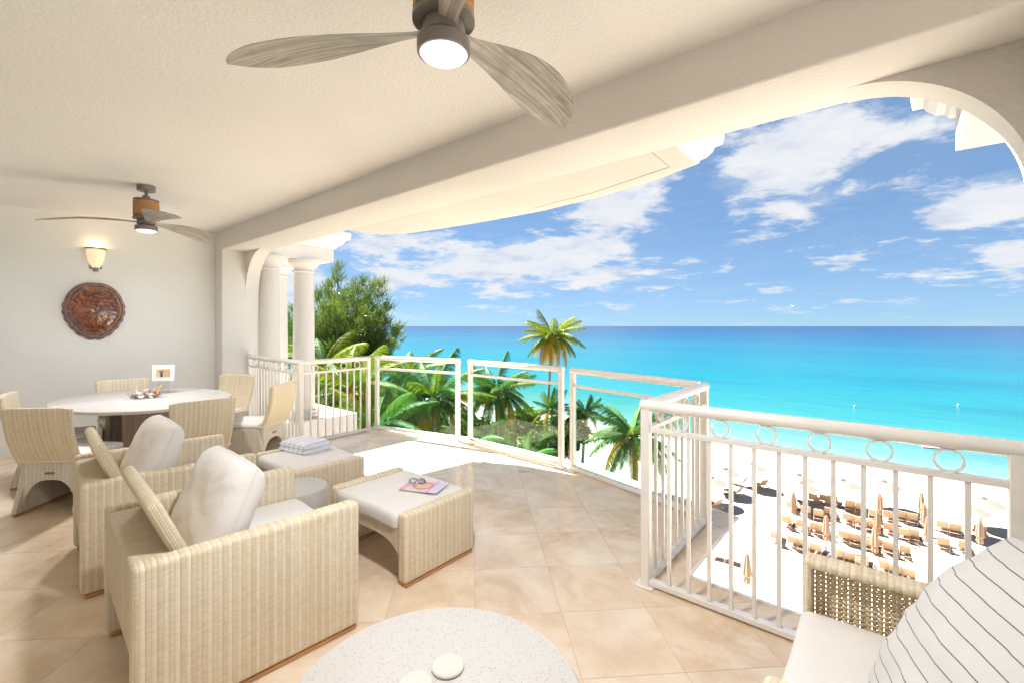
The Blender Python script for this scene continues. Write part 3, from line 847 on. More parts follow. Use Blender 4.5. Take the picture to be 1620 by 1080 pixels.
def make_armchair(open_arm=False, label='', group='wicker armchairs'):
    # local: front +Y, centred, width .88 depth .88
    t_ = thing('armchair', label, 'armchair', group=group)
    hw = .44; hd = .44; th = .085; H = .63
    for s in (-1, 1):
        xa, xb = (-hw, -hw + th) if s < 0 else (hw - th, hw)
        if open_arm and s > 0:
            p = MB()
            p.box(xa, xb, -hd, hd, H - .035, H, .015, 3)
            p.box(xa, xb, hd - .028, hd, .02, H - .02, .012, 3); p.box(xa, xb, -hd, -hd + .028, .02, H - .02, .012, 3)
            p.box(xa, xb, -hd, hd, .02, .36, .02, 3)
            arm = p.build('arm', 'wicker', t_, None, None, 'y')
            rb, wf = woven_open_panel(-hd + .012, hd - .012, .34, H - .02, 0, .02)
            for mm, nm in ((rb, 'rib_strands'), (wf, 'weft_strands')):
                o = mm.build(nm, 'reed', arm, ((xa + xb) / 2 + .02, 0, 0), (0, 0, R(90))); o['kind'] = 'stuff'
        else:
            p = MB(); p.box(xa, xb, -hd, hd, .022, H, .024, 4); p.build('arm', 'wicker', t_, None, None, 'y')
        p = MB(); p.box(xa + .008, xb - .008, -hd + .02, hd - .02, .0005, .0225, .004, 1); p.build('foot_runner', 'teak', t_)
    p = MB(); p.box(-hw + th - .001, hw - th + .001, -hd + .004, -hd + .17, .26, H - .018, .02, 3); p.build('back_panel', 'wicker_fine', t_, None, None, 'x')
    p = MB(); p.box(-hw + th - .001, hw - th + .001, -hd + .18, hd - .02, .25, .335, .02, 3); p.build('seat_frame', 'wicker', t_, None, None, 'x')
    # reclined back panel
    L = .50; p = MB(); p.box(-hw + th + .01, hw - th - .01, -.028, .028, 0, L, .022, 4)
    p.build('backrest', 'wicker_fine', t_, (0, -hd + .265, .36), (R(23), 0, 0), 'x')
    box_cushion('seat_cushion', 'cloth_white', t_, -hw + th + .006, hw - th - .006, -hd + .22, hd + .005, .336, .452)
    return t_
def back_cushion(chair_loc, rz, label, seed, mat='cloth_blush', off=(0, -.075, .645), tilt=67, yaw=0, w=.63, h=.47, th=.21):
    o = cushion('back_cushion', mat, None, w, h, th, (0, 0, 0), (R(tilt), 0, 0), n=36, seed=seed, pinch=.0, crown=.27, puff=.42, wrinkle=.0055, sq=.05)
    mw = Matrix.Translation(chair_loc) @ Matrix.Rotation(rz, 4, 'Z') @ Matrix.Translation(off) @ Matrix.Rotation(R(yaw), 4, 'Z') @ Matrix.Rotation(R(tilt), 4, 'X')
    # piping seam round the edge
    o.matrix_world = mw
    pts = []
    for s in range(80):
        a = s / 80 * 4; k = int(a); f = a - k; f2 = -1 + 2 * f
        u, v = [(f2, -1), (1, f2), (-f2, 1), (-1, -f2)][k]
        x = u * math.sqrt(1 - .05 * v * v) * w / 2; y = v * math.sqrt(1 - .05 * u * u) * h / 2
        pts.append((x, y, 0))
    m = MB(); m.tube(pts, .0035, 6, False, True); m.build('piping', mat, o)
    tag(o, label, 'cushion', 'white back cushions on the armchairs')
    return o
ch = make_armchair(False, 'woven cream wicker armchair closest to the round terrazzo table in front')
ch.location = (-2.505, .825, 0); ch.rotation_euler = (0, 0, R(-3))
ch2 = dup(ch, (-3.81, .84, 0), R(-4), 'woven cream wicker armchair farther back, beside the dining chairs')
ch3 = make_armchair(True, 'wicker armchair with open weave arm at the right edge, holding the pinstriped pillow')
ch3.location = (.175, 1.665, 0); ch3.rotation_euler = (0, 0, R(90 + 1))
# (local +Y front -> world -X ; local +X -> world +Y)
back_cushion((-2.505, .825, 0), R(-3), 'plump white back cushion on the armchair nearest the round terrazzo table', 1)
back_cushion((-3.81, .84, 0), R(-4), 'plump white back cushion on the armchair beside the dining chairs', 5)

# striped pillow
o = cushion('throw_pillow', 'pinstripe', None, .66, .66, .36, (0, 0, 0), (0, 0, 0), n=44, seed=9, pinch=.0, crown=.52, puff=.52, wrinkle=.010, sq=.10)
tag(o, 'big off-white pillow with thin dark pinstripes in the right-hand armchair', 'pillow')
nz_ = Vector((-.825, -.316, .468)).normalized()
ux_ = Vector((0, 0, 1)).cross(nz_).normalized(); uy_ = nz_.cross(ux_)
B_ = Matrix((ux_, uy_, nz_)).transposed().to_4x4()
o.matrix_world = Matrix.Translation((.20, 1.36, .69)) @ B_ @ Matrix.Rotation(R(90), 4, 'Z')
PILLOW = o

def make_ottoman(label):
    t_ = thing('ottoman', label, 'ottoman', group='wicker ottomans with white cushions')
    hw = .405; hd = .285; th = .08; H = .42
    for s in (-1, 1):
        xa, xb = (-hw, -hw + th) if s < 0 else (hw - th, hw)
        p = MB(); p.box(xa, xb, -hd, hd, .022, H, .024, 4); p.build('side_panel', 'wicker', t_, None, None, 'y')
        p = MB(); p.box(xa + .008, xb - .008, -hd + .012, hd - .012, .0005, .0225, .004, 1); p.build('foot_runner', 'teak', t_)
    for s in (-1, 1):
        y0, y1 = (-hd + .006, -hd + .05) if s < 0 else (hd - .05, hd - .006)
        poly = [(-hw + th - .002, .315), (hw - th + .002, .315)]
        for k in range(0, 21):
            u = 1 - 2 * k / 20; poly.append((u * (hw - th + .002), .175 + .075 * (1 - abs(u) ** 5)))
        p = MB(); p.prism_y(poly, y0, y1); p.build('apron', 'wicker_fine', t_, None, None, 'x')
    p = MB(); p.box(-hw + th, hw - th, -hd + .05, hd - .05, .26, .31); p.build('seat_deck', 'wicker', t_)
    box_cushion('seat_cushion', 'cloth_white', t_, -hw + th + .004, hw - th - .004, -hd - .012, hd + .006, .312, .408, 3)
    return t_
ot = make_ottoman('wicker ottoman with white cushion carrying the magazine and sunglasses')
ot.location = (-2.55, 1.86, 0); ot.rotation_euler = (0, 0, R(1.5))
dup(ot, (-3.80, 1.83, 0), R(-1), 'wicker ottoman with white cushion carrying the folded towel')

# drum side table
mb = MB(); mb.lathe([(.19, 0), (.205, .01), (.205, .38), (.20, .402), (.188, .41), (0, .411)], 56)
tag(mb.build('drum_table', 'terrazzo', None, (-3.14, 1.42, 0)), 'small round white terrazzo drum table between the two armchairs', 'side table')
# round coffee table
t_ = thing('coffee_table', 'round speckled white terrazzo coffee table in the foreground', 'coffee table', (-1.047, .881, 0))
mb = MB(); mb.lathe([(.40, .345), (.437, .348), (.447, .358), (.447, .386), (.44, .397), (.43, .40), (0, .4005)], 96); mb.build('table_top', 'terrazzo', t_)
mb = MB(); mb.lathe([(.30, 0), (.31, .01), (.27, .06), (.24, .20), (.27, .30), (.33, .345)], 64); mb.build('pedestal', 'terrazzo', t_)
def disc(x, y, r, lab):
    m = MB(); m.lathe([(r * .9, .0), (r, .003), (r, .009), (r * .93, .012), (0, .0125)], 40)
    tag(m.build('stone_disc', 'marble', None, (x, y, .4008)), lab, 'coaster', 'pale stone discs on the coffee table')
m_, t2, b2 = new_mat('marble'); g = t2.coord('Object'); nn = t2.noise(g, 14, 6, .6, 2.0)
t2.put(t2.mix(t2.maprange(nn, .45, .6), (.62, .58, .52), (.59, .54, .47)), b2.inputs['Base Color']); setp(b2, rough=.3); M['marble'] = m_
disc(-1.105, .985, .052, 'ivory round stone disc on the coffee table, nearer its centre')
disc(-1.125, .87, .052, 'white round stone disc on the coffee table beside the ivory one')

# towel, magazine, sunglasses
def folded_towel():
    t_ = thing('folded_towel', 'white towel with blue stripes folded on the ottoman by the dining chairs', 'towel', (-3.98, 1.88, .418), R(8))
    for k, (w_, d_, h_, z_) in enumerate(((.37, .27, .062, .022), (.355, .262, .060, .062))):
        q = cushion('towel_fold', 'towel_stripe', t_, w_, d_, h_, (.006 * k, -.004 * k, z_), (0, 0, R(2 * k)), n=30, seed=30 + k, pinch=0, crown=.20, puff=.34, wrinkle=.004, sq=.04)
    m = MB(); m.tube([(.178, -.128, .040), (.186, 0, .041), (.178, .128, .040)], .004, 6); m.build('folded_edge', 'towel_white', t_)
    return t_
folded_towel()
mb = MB(); mb.box(0, .27, 0, .20, 0, .007)
o = mb.build('magazine', 'magazine_print', None, (-2.50, 1.80, .4285), (R(0), R(0), R(25)))
tag(o, 'open-faced magazine with pink and orange cover under the sunglasses', 'magazine')
sg = thing('sunglasses', 'dark sunglasses resting on the magazine on the ottoman', 'sunglasses', (-2.47, 1.93, .462), R(50))
for s in (-1, 1):
    m = MB(); n = 20
    m.tube([(s * .033 + .026 * math.cos(2 * PI * k / n), 0, .020 * math.sin(2 * PI * k / n)) for k in range(n)], .0028, 6, False, True)
    m.build('lens_frame', 'black_plastic', sg)
    m = MB(); vs = [(s * .033 + .025 * math.cos(2 * PI * k / n), -.001, .019 * math.sin(2 * PI * k / n)) for k in range(n)]; vs2 = [(x, .001, z) for x, y, z in vs]
    m.add(vs + vs2, [list(range(n)), list(range(n, 2 * n))[::-1]]); m.build('lens', 'black_plastic', sg)
    m = MB(); m.tube([(s * .061, 0, .006), (s * .066, .03, .006), (s * .066, .11, .002), (s * .064, .135, -.018)], .0024, 6); m.build('temple', 'black_plastic', sg)
m = MB(); m.tube([(-.009, 0, .006), (0, -.001, .009), (.009, 0, .006)], .0024, 6); m.build('bridge', 'black_plastic', sg)
sg.rotation_euler = (R(-38), R(8), R(50)); sg.scale = (.85,) * 3

# ------------------------------------------------------------------ dining set
TCX, TCY = -6.05, 1.16
dt = thing('dining_table', 'oval terrazzo-topped dining table on grey-brown wood pedestals', 'dining table', (TCX, TCY, 0), R(9))
mb = MB(); pr = [(0, .711), (.90, .711), (.945, .716), (.955, .728), (.95, .744), (.94, .75), (0, .7505)]
mb.lathe([(r / .955, z) for r, z in pr], 96, (0, 0, 0), Matrix.Diagonal((.95, .72, 1, 1))); mb.build('table_top', 'terrazzo', dt)
for s in (-1, 1):
    m = MB(); poly = []
    for k in range(17):
        a = -PI / 2 + PI * k / 16; poly.append((s * (.20 + .16 * math.cos(a)), .26 * math.sin(a)))
    for k in range(9):
        a = PI / 2 - PI * k / 8; poly.append((s * (.16 + .05 * math.cos(a)), .24 * math.sin(a)))
    m.prism(poly, 0.0, .71); m.build('pedestal', 'weathered_oak', dt)

def make_dining_chair(label, group='wicker dining chairs around the oval table'):
    t_ = thing('dining_chair', label, 'dining chair', group=group)
    w = .235
    for s in (-1, 1):
        # side panel: y,z outline with splayed rear leg
        poly = [(-.30, .022), (.225, .022), (.235, .40), (-.20, .40), (-.235, .25)]
        m = MB(); M_ = Matrix(((0, 0, 1, 0), (1, 0, 0, 0), (0, 1, 0, 0), (0, 0, 0, 1)))
        x0, x1 = (-w, -w + .035) if s < 0 else (w - .035, w)
        m.prism(poly, x0, x1, M_); m.build('side_panel', 'wicker_grey', t_, None, None, 'x')
        m = MB(); m.box(x0 + .004, x1 - .004, -.295, .222, .0005, .0225, .003, 1); m.build('foot_runner', 'teak', t_)
    m = MB(); m.box(-w + .035, w - .035, .19, .232, .022, .398, .008, 2); m.build('front_panel', 'wicker', t_, None, None, 'x')
    # rear apron with arch
    poly = [(-w + .034, .40), (w - .034, .40)]
    for k in range(21):
        u = 1 - 2 * k / 20; poly.append((u * (w - .034), .07 + .20 * (1 - abs(u) ** 3.2)))
    m = MB(); m.prism_y(poly, -.245, -.212); m.build('rear_apron', 'wicker_grey', t_)
    m = MB(); m.box(-w + .03, w - .03, -.21, .19, .36, .398); m.build('seat_deck', 'wicker', t_)
    # curved, leaning back
    vs = []; fs = []; nz, nx = 12, 10
    for side in (0, 1):
        for j in range(nz + 1):
            v = j / nz; z = .40 + .47 * v; y = -.215 - .12 * v - .03 * math.sin(v * PI) + (.0 if side == 0 else -.042)
            hw = w - .004 + .015 * v
            for i in range(nx + 1):
                u = -1 + 2 * i / nx; e = 1
                zz = z - (.012 * u ** 6 if j == nz else 0)
                vs.append((u * hw, y + .018 * (1 - u * u) * -1 * v, zz))
    W1 = nx + 1; off = W1 * (nz + 1)
    for j in range(nz):
        for i in range(nx):
            a = j * W1 + i; fs.append((a, a + W1, a + W1 + 1, a + 1)); b = a + off; fs.append((b, b + 1, b + W1 + 1, b + W1))
        a = j * W1; fs.append((a, a + off, a + W1 + off, a + W1)); a += nx; fs.append((a, a + W1, a + W1 + off, a + off))
    for i in range(nx):
        a = nz * W1 + i; fs.append((a, a + off, a + off + 1, a + 1)); a = i; fs.append((a, a + 1, a + 1 + off, a + off))
    bm = bmesh.new(); bv = [bm.verts.new(v) for v in vs]
    for f in fs: bm.faces.new([bv[i] for i in f])
    bmesh.ops.recalc_face_normals(bm, faces=bm.faces)
    ed = [e for e in bm.edges if len(e.link_faces) == 2 and e.calc_face_angle() > R(50)]
    bmesh.ops.bevel(bm, geom=ed, offset=.010, segments=3, profile=.5, affect='EDGES')
    m = MB(); m.frombm(bm); m.build('backrest', 'wicker', t_, None, None, 'x')
    box_cushion('seat_cushion', 'cloth_white', t_, -w + .012, w - .012, -.20, .24, .400, .452, 4)
    m = MB(); zt = .425
    m.tube([(-w - .006, -.19, zt), (-w - .006, -.265, zt), (w + .006, -.265, zt), (w + .006, -.19, zt)], .007, 6); m.build('cushion_tie', 'cloth_white', t_)
    m = MB(); m.box(-.035, .035, -.2485, -.2455, .315, .333); m.build('brand_plate', 'metal_bronze', t_)
    return t_
def face(dx, dy): return math.atan2(-dx, dy)
dc = make_dining_chair('wicker dining chair at the table end nearest the armchairs, its slatted back towards the camera')
dc.location = (-4.93, 1.28, 0); dc.rotation_euler = (0, 0, face(-1, -.0))
dup(dc, (-5.37, .56, 0), face(-.72, .69), 'wicker dining chair at the left end with a white tie band and arched back legs')
dup(dc, (-6.34, .55, 0), face(.25, .97), 'wicker dining chair cut off by the left edge of the picture')
dup(dc, (-6.72, 1.13, 0), face(1, -.05), 'wicker dining chair on the far side of the table, partly hidden by the shell bowl')
dup(dc, (-6.48, 1.95, 0), face(.55, -.83), 'wicker dining chair in front of the stucco pier beside the railing')
dup(dc, (-5.52, 2.02, 0), face(-.80, -.60), 'wicker dining chair seen from the side, its back to the baluster railing')

# shell bowl
sb = thing('shell_bowl', 'glass bowl heaped with sea shells, coral and an orange starfish on the dining table', 'bowl', (-6.07, 1.17, .7508))
mb = MB(); mb.lathe([(.0, .004), (.10, .004), (.14, .02), (.155, .045), (.16, .055), (.154, .055), (.15, .045), (.135, .026), (.10, .010), (0, .010)], 40); mb.build('glass_bowl', 'clear_glass', sb)
rnd = random.Random(11)
for k in range(34):
    a = rnd.uniform(0, 2 * PI); r = .125 * math.sqrt(rnd.random()); z = .022 + .055 * (1 - r / .13) * rnd.uniform(.3, 1)
    m = MB(); sz_ = rnd.uniform(.018, .034); turns = 2.2; path = []; rr = []
    for s in range(26):
        q = s / 25; ang = q * turns * 2 * PI; rad = sz_ * .8 * (1 - q); path.append((rad * math.cos(ang), rad * math.sin(ang), sz_ * 1.6 * q)); rr.append(max(.0015, sz_ * .62 * (1 - q)))
    m.tube(path, rr, 7)
    m.build('sea_shell', rnd.choice(['shell_mauve', 'shell_brown', 'shell_ivory', 'shell_mauve', 'coral_white']), sb, (r * math.cos(a), r * math.sin(a), z), (rnd.uniform(0, 3), rnd.uniform(0, 3), rnd.uniform(0, 6)))
def branch(m, p, d, L, r, dep, rnd):
    q = p + d * L; m.tube([p, q], [r, r * .75], 6)
    if dep:
        for _ in range(3):
            d2 = (d + Vector((rnd.uniform(-.8, .8), rnd.uniform(-.8, .8), rnd.uniform(-.2, .6)))).normalized(); branch(m, q, d2, L * .7, r * .72, dep - 1, rnd)
m = MB(); branch(m, Vector((-.08, -.05, .04)), Vector((-.5, -.3, .8)).normalized(), .035, .008, 3, rnd); m.build('coral', 'coral_white', sb)
m = MB(); pts = []
for k in range(10):
    a = 2 * PI * k / 10; r = .075 if k % 2 == 0 else .018; pts.append((r * math.cos(a), r * math.sin(a)))
vs = [(x, y, 0) for x, y in pts] + [(0, 0, .018), (0, 0, -.006)]
m.add(vs, [(k, (k + 1) % 10, 10) for k in range(10)] + [((k + 1) % 10, k, 11) for k in range(10)])
m.build('starfish', 'starfish_orange', sb, (.10, .09, .085), (R(50), R(-15), R(30)))
# photo frame
pf = thing('photo_frame', 'small white photo frame on a clear stand on the dining table', 'photo frame', (-6.33, 1.38, .7508), R(49))
mb = MB(); mb.box(-.115, .115, -.009, .009, .135, .315, .003, 1); mb.build('frame', 'white_plastic', pf)
mb = MB(); mb.box(-.07, .07, -.0115, -.0095, -.045, .045); o = mb.build('photo', 'photo_print', pf, (0, 0, .225))
mb = MB(); mb.box(-.06, .06, -.004, .004, .0, .136); mb.box(-.07, .07, -.05, .05, .0, .006); mb.build('clear_stand', 'clear_glass', pf)
pf.rotation_euler = (0, 0, R(49))

# ------------------------------------------------------------------ wall lamp, turtle shell
wl = thing('wall_lamp', 'lit tapered glass wall lamp with a bronze rim above the turtle shell', 'wall lamp', (XL, 1.0, 2.24))
def half_lathe(prof, n=24):
    m = MB(); vs = []; fs = []
    for r, z in prof:
        for k in range(n + 1):
            a = -PI / 2 + PI * k / n; vs.append((r * math.cos(a), r * math.sin(a), z))
    W1 = n + 1
    for i in range(len(prof) - 1):
        for k in range(n): a = i * W1 + k; fs.append((a, a + 1, a + W1 + 1, a + W1))
    m.add(vs, fs, True); return m
half_lathe([(.035, .0), (.055, .03), (.075, .09), (.086, .15), (.09, .20), (.091, .235)]).build('glass_shade', 'sconce_glass', wl)
m = half_lathe([(.088, .236), (.104, .236), (.106, .25), (.102, .256), (.088, .256)]); m.build('rim', 'metal_bronze', wl)
m = MB(); m.box(.001, .04, -.022, .022, -.045, .006, .004, 1); m.build('finial', 'metal_bronze', wl)
m = MB(); m.box(.0005, .012, -.06, .06, -.01, .235); m.build('back_plate', 'metal_bronze', wl)
pl = bpy.data.lights.new('wall_lamp_bulb', 'POINT'); pl.energy = 0.22; pl.color = (1, .66, .36); pl.shadow_soft_size = .03
po = bpy.data.objects.new('bulb_light', pl); COL.objects.link(po); po.parent = wl; po.location = (.05, 0, .27)

def turtle():
    t_ = thing('turtle_shell', 'glossy brown turtle shell hung on the stucco wall below the lamp', 'turtle shell', (XL + .012, .99, 1.714))
    m = MB(); NR, NA = 16, 88; vs = [(.237, 0, 0)]; fs = []
    def outl(a):
        c, s = math.cos(a), math.sin(a)
        rx = .292 * (1 - .13 * max(0, -s) ** 1.5); rz = .365
        r = 1.0 / math.sqrt((c / rx) ** 2 + (s / rz) ** 2)
        if s > 0: r *= 1 - .05 * s ** 6 - .03 * math.exp(-(c / .18) ** 2)
        else: r *= 1 + .03 * abs(s) - .0 * s
        if s < .25: r *= 1 + .045 * abs(math.sin(a * 10))
        return r
    for i in range(1, NR + 1):
        q = i / NR
        for k in range(NA):
            a = 2 * PI * k / NA; r = outl(a) * (q if q < .9 else .9 + (q - .9))
            if q <= .86:
                rr = r * 1.0; h = .035 + .19 * math.sqrt(max(0, 1 - (q / .90) ** 2))
            else:
                base = .035 + .19 * math.sqrt(max(0, 1 - (.86 / .90) ** 2)); h = base + (.012 - base) * ((q - .86) / .14) ** .6; rr = r
            ridge = .012 * math.exp(-((rr * math.cos(a)) / .012) ** 2) * (1 - q ** 4)
            vs.append((h + ridge, rr * math.cos(a), rr * math.sin(a)))
    for k in range(NA): fs.append((0, 1 + k, 1 + (k + 1) % NA))
    for i in range(NR - 1):
        for k in range(NA): a = 1 + i * NA; fs.append((a + k, a + NA + k, a + NA + (k + 1) % NA, a + (k + 1) % NA))
    fs.append([1 + (NR - 1) * NA + k for k in range(NA)][::-1])
    m.add(vs, fs, True); m.build('carapace', 'tortoise_shell', t_)
    m = MB(); pts = []
    for k in range(88):
        a = 2 * PI * k / 88; r = outl(a) * .87; pts.append((.084, r * math.cos(a), r * math.sin(a)))
    m.tube(pts, .009, 6, False, True); m.build('rim_ridge', 'tortoise_shell', t_)
turtle()

# ================================================================== VEGETATION
def frond_mesh(L, droop, seed, leaf=.55, n=34, mat='palm_green'):
    rnd = random.Random(seed); m = MB(); pts = []
    for i in range(13):
        s = i / 12; x = L * (s - .10 * droop * s * s); z = L * (.42 * s * (1 - .2 * droop) - droop * .62 * s * s)
        y = .05 * L * math.sin(s * 2 + seed) * s
        pts.append(Vector((x, y, z)))
    m.tube(pts, [.035 * (1 - .8 * i / 12) for i in range(13)], 4)
    for i in range(n):
        s = .14 + .86 * i / (n - 1); k = s * 12; a = min(11, int(k)); f = k - a; p = pts[a].lerp(pts[a + 1], f); d = (pts[a + 1] - pts[a]).normalized()
        side0 = d.cross(Vector((0, 0, 1))).normalized()
        ll = leaf * L * .36 * math.sin(PI * min(1, (s * .86 + .12))) ** .7 * rnd.uniform(.8, 1.15) + .05
        for sg_ in (-1, 1):
            dr = (side0 * sg_ * .8 + d * .75 + Vector((0, 0, -.42 + rnd.uniform(-.25, .2)))).normalized()
            w = .019; wd = d * w
            mid = p + dr * ll * .5 + Vector((0, 0, -.04 * ll)); tip = p + dr * ll + Vector((0, 0, -.45 * ll * rnd.uniform(.7, 1.4)))
            o = len(m.v)
            m.v += [p - wd, p + wd, mid + wd * 1.1, mid - wd * 1.1, tip]; m.f += [[o, o + 1, o + 2, o + 3], [o + 3, o + 2, o + 4]]; m.sm += [False, False]
    return m
PALMS = {}
FRMESH = {}
def palm(base, crown, L, nf, label, seed=1, mats=('palm_green', 'palm_lime'), low='palm_yellow', lowfrac=.2, upright=.0, lean=None, coco=True):
    base = Vector(base); crown = Vector(crown); rnd = random.Random(seed)
    t_ = thing('palm_tree', label, 'palm tree', tuple(base), 0, 'palm trees by the beach')
    top = crown - base; m = MB(); path = []; rs = []
    hh = top.z
    for i in range(15):
        s = i / 14; p = Vector((top.x * s ** 1.4, top.y * s ** 1.4, top.z * s)); path.append(p)
        rs.append((.19 - .08 * s) * (1.25 if i == 0 else 1) * (1 + .04 * (i % 2)))
    m.tube(path, rs, 10); m.build('trunk', 'bark', t_)
    cr = MB(); cr.lathe([(.10, -.5), (.17, -.25), (.20, 0), (.10, .25), (.02, .5)], 10); cr.build('crownshaft', 'palm_yellow' if lowfrac > .15 else 'bark', t_, tuple(top))
    for k in range(nf):
        q = k / nf; ang = k * 2.39996 + seed
        droop = .55 + .75 * q + rnd.uniform(-.12, .12) - upright * .3
        pitch = R(62 - 92 * q + 22 * upright) + R(rnd.uniform(-7, 7))
        isl = q > 1 - lowfrac
        mt = low if isl else mats[0 if rnd.random() < .65 else 1]
        key = (round(droop * 3), mt, k % 3)
        if key not in FRMESH:
            mm = frond_mesh(1.0 * 3.0, round(droop * 3) / 3, int(droop * 3) * 7 + k % 3, n=64)
            ob = mm.build('frond', mt, t_, None, None, 'none', False); FRMESH[key] = ob.data
        else:
            ob = bpy.data.objects.new('frond', FRMESH[key]); COL.objects.link(ob); ob.parent = t_
        ob.location = top + Vector((0, 0, .05)); ob.scale = (L / 3 * rnd.uniform(.88, 1.08),) * 3
        ob.rotation_euler = (Matrix.Rotation(ang, 3, 'Z') @ Matrix.Rotation(-(pitch - R(18)), 3, 'Y')).to_euler()
    if coco:
        for k in range(5):
            a = k * 1.3; c = MB(); c.lathe([(0, -.12), (.08, -.09), (.11, 0), (.08, .09), (0, .12)], 8); c.build('coconut', 'palm_yellow', t_, tuple(top + Vector((.2 * math.cos(a), .2 * math.sin(a), -.22))))
    return t_
FW = Vector((-.64634, .76305, 0)); RV = Vector((.76305, .64634, 0))
def at(px, py, dist):     # a point of the place, measured from the photograph at a known distance
    p = FW * dist + RV * ((px - 810) / 720 * dist); return Vector((p.x, p.y, 1.5 - (py - 516) / 720 * dist))
def gnd(px, dist): 
    p = at(px, 516, dist); p.z = -13.55; return p
palm(gnd(862, 45), at(874, 533, 46), 3.45, 36, 'tall coconut palm standing alone above the sea with yellowing lower fronds', 3, ('palm_lime', 'palm_lime'), 'palm_yellow', .26)
palm(gnd(790, 33), at(785, 622, 33), 3.3, 32, 'palm with a round dark green crown behind the middle glass panel', 8)
palm(gnd(690, 22), at(686, 632, 22), 3.0, 32, 'broad palm with drooping fronds behind the left glass panel', 12)
palm(gnd(640, 27), at(646, 596, 27), 2.9, 22, 'palm whose upper fronds show over the handrail left of the glass panels', 15)
palm(gnd(560, 17), at(556, 620, 17), 2.7, 22, 'leafy palm close behind the short baluster railing', 19, ('palm_lime', 'palm_green'))
palm(gnd(520, 20), at(512, 585, 20), 2.8, 20, 'palm between the round columns and the short railing', 27, ('palm_green', 'palm_lime'))
palm(gnd(600, 14), at(598, 675, 14.5), 2.2, 20, 'low palm at the foot of the left glass panel', 29)
palm(gnd(872, 44), at(873, 650, 43), 2.3, 18, 'slender upright palm at the right end of the middle glass panel', 31, upright=.8)
palm(gnd(920, 42), at(927, 655, 42), 2.2, 18, 'small palm with yellow hanging fronds behind the right glass panel', 37, ('palm_green', 'palm_lime'), 'palm_yellow', .35, .5)
palm(gnd(1012, 23), at(1003, 692, 23.5), 2.7, 32, 'bushy palm half hidden by the corner post of the right railing', 41)
palm(gnd(845, 26), at(838, 728, 27), 2.4, 18, 'low dark palm at the foot of the middle glass panel', 43)
palm(gnd(748, 20), at(752, 700, 20), 1.9, 16, 'low palm between the left and middle glass panels', 47)

def leaf_clump(m, c, r, n, rnd, ls=.16, squash=.75):
    for _ in range(n):
        d = Vector((rnd.gauss(0, 1), rnd.gauss(0, 1), rnd.gauss(0, 1))); d.normalize(); q = rnd.random() ** .35
        p = c + Vector((d.x * r, d.y * r, d.z * r * squash)) * q
        a = Vector((rnd.gauss(0, 1), rnd.gauss(0, 1), rnd.gauss(0, .6))).normalized(); b = a.cross(Vector((rnd.gauss(0, 1), rnd.gauss(0, 1), rnd.gauss(0, 1)))).normalized()
        s = ls * rnd.uniform(.6, 1.3); o = len(m.v)
        m.v += [p - a * s, p + b * s * .45, p + a * s, p - b * s * .45]; m.f.append([o, o + 1, o + 2, o + 3]); m.sm.append(False)
def shrub(px, py_top, dist, w, label, mat, seed, ls=.17, cat='shrub', name='shrub', dens=1.0):
    rnd = random.Random(seed); base = gnd(px, dist); top = at(px, py_top, dist); h = top.z - base.z
    t_ = thing(name, label, cat, tuple(base), 0, 'shrubs and trees below the terrace')
    m = MB()
    for k in range(5):
        a = k * 1.26; m.tube([(0, 0, 0), (math.cos(a) * w * .12, math.sin(a) * w * .12, h * .45), (math.cos(a) * w * .32, math.sin(a) * w * .32, h * .8)], [.10, .07, .03], 5)
    m.build('stems', 'bark', t_)
    m = MB(); n = int(22 * dens)
    for k in range(n):
        a = rnd.uniform(0, 2 * PI); q = math.sqrt(rnd.random()); z = h * (1 - .55 * rnd.random() ** 1.3 - .25 * q * q)
        leaf_clump(m, Vector((math.cos(a) * q * w / 2, math.sin(a) * q * w / 2, z - .3)), w * rnd.uniform(.11, .20), int(230), rnd, ls)
    m.build('foliage', mat, t_, None, None, 'none', False)
shrub(820, 648, 46, 7, 'yellow-green leafy tree beyond the round-crowned palm', 'palm_lime', 1, .30, dens=1.5)
shrub(868, 655, 50, 5, 'bright green shrub tree beside the slender palm', 'palm_lime', 2, .30, dens=1.5)
shrub(902, 640, 40, 3.2, 'tall broad-leaved bush behind the posts of the two right glass panels', 'shrub_dark', 3, .27, dens=1.2)
shrub(740, 660, 34, 6, 'dense green bush behind the left post of the middle glass panel', 'shrub_dark', 4, .24, dens=1.3)
shrub(650, 640, 32, 9, 'dense dark tree mass behind the left glass panel', 'shrub_dark', 5, dens=1.6)
shrub(560, 600, 30, 9, 'dense green tree mass behind the short baluster railing', 'shrub_green', 6, dens=1.6)
shrub(490, 590, 27, 8, 'dark tree mass behind the paired columns', 'shrub_dark', 7, dens=1.5)
shrub(600, 700, 19, 6, 'low green bush under the left glass panel', 'shrub_dark', 8, dens=1.3)
shrub(530, 670, 17, 5, 'low green bush below the porch ledge', 'shrub_green', 9, dens=1.3)
shrub(850, 705, 30, 4, 'low shrub beneath the middle glass panel', 'shrub_dark', 10, .24, dens=1.6)
shrub(800, 718, 25, 4, 'pale green low shrub under the middle panel near its lower rail', 'shrub_green', 11, .22, dens=1.6)
shrub(700, 712, 21, 4.5, 'low shrub under the right end of the left glass panel', 'shrub_dark', 12)
shrub(430, 560, 40, 12, 'dark tree seen between the round columns', 'shrub_dark', 13, dens=1.5)

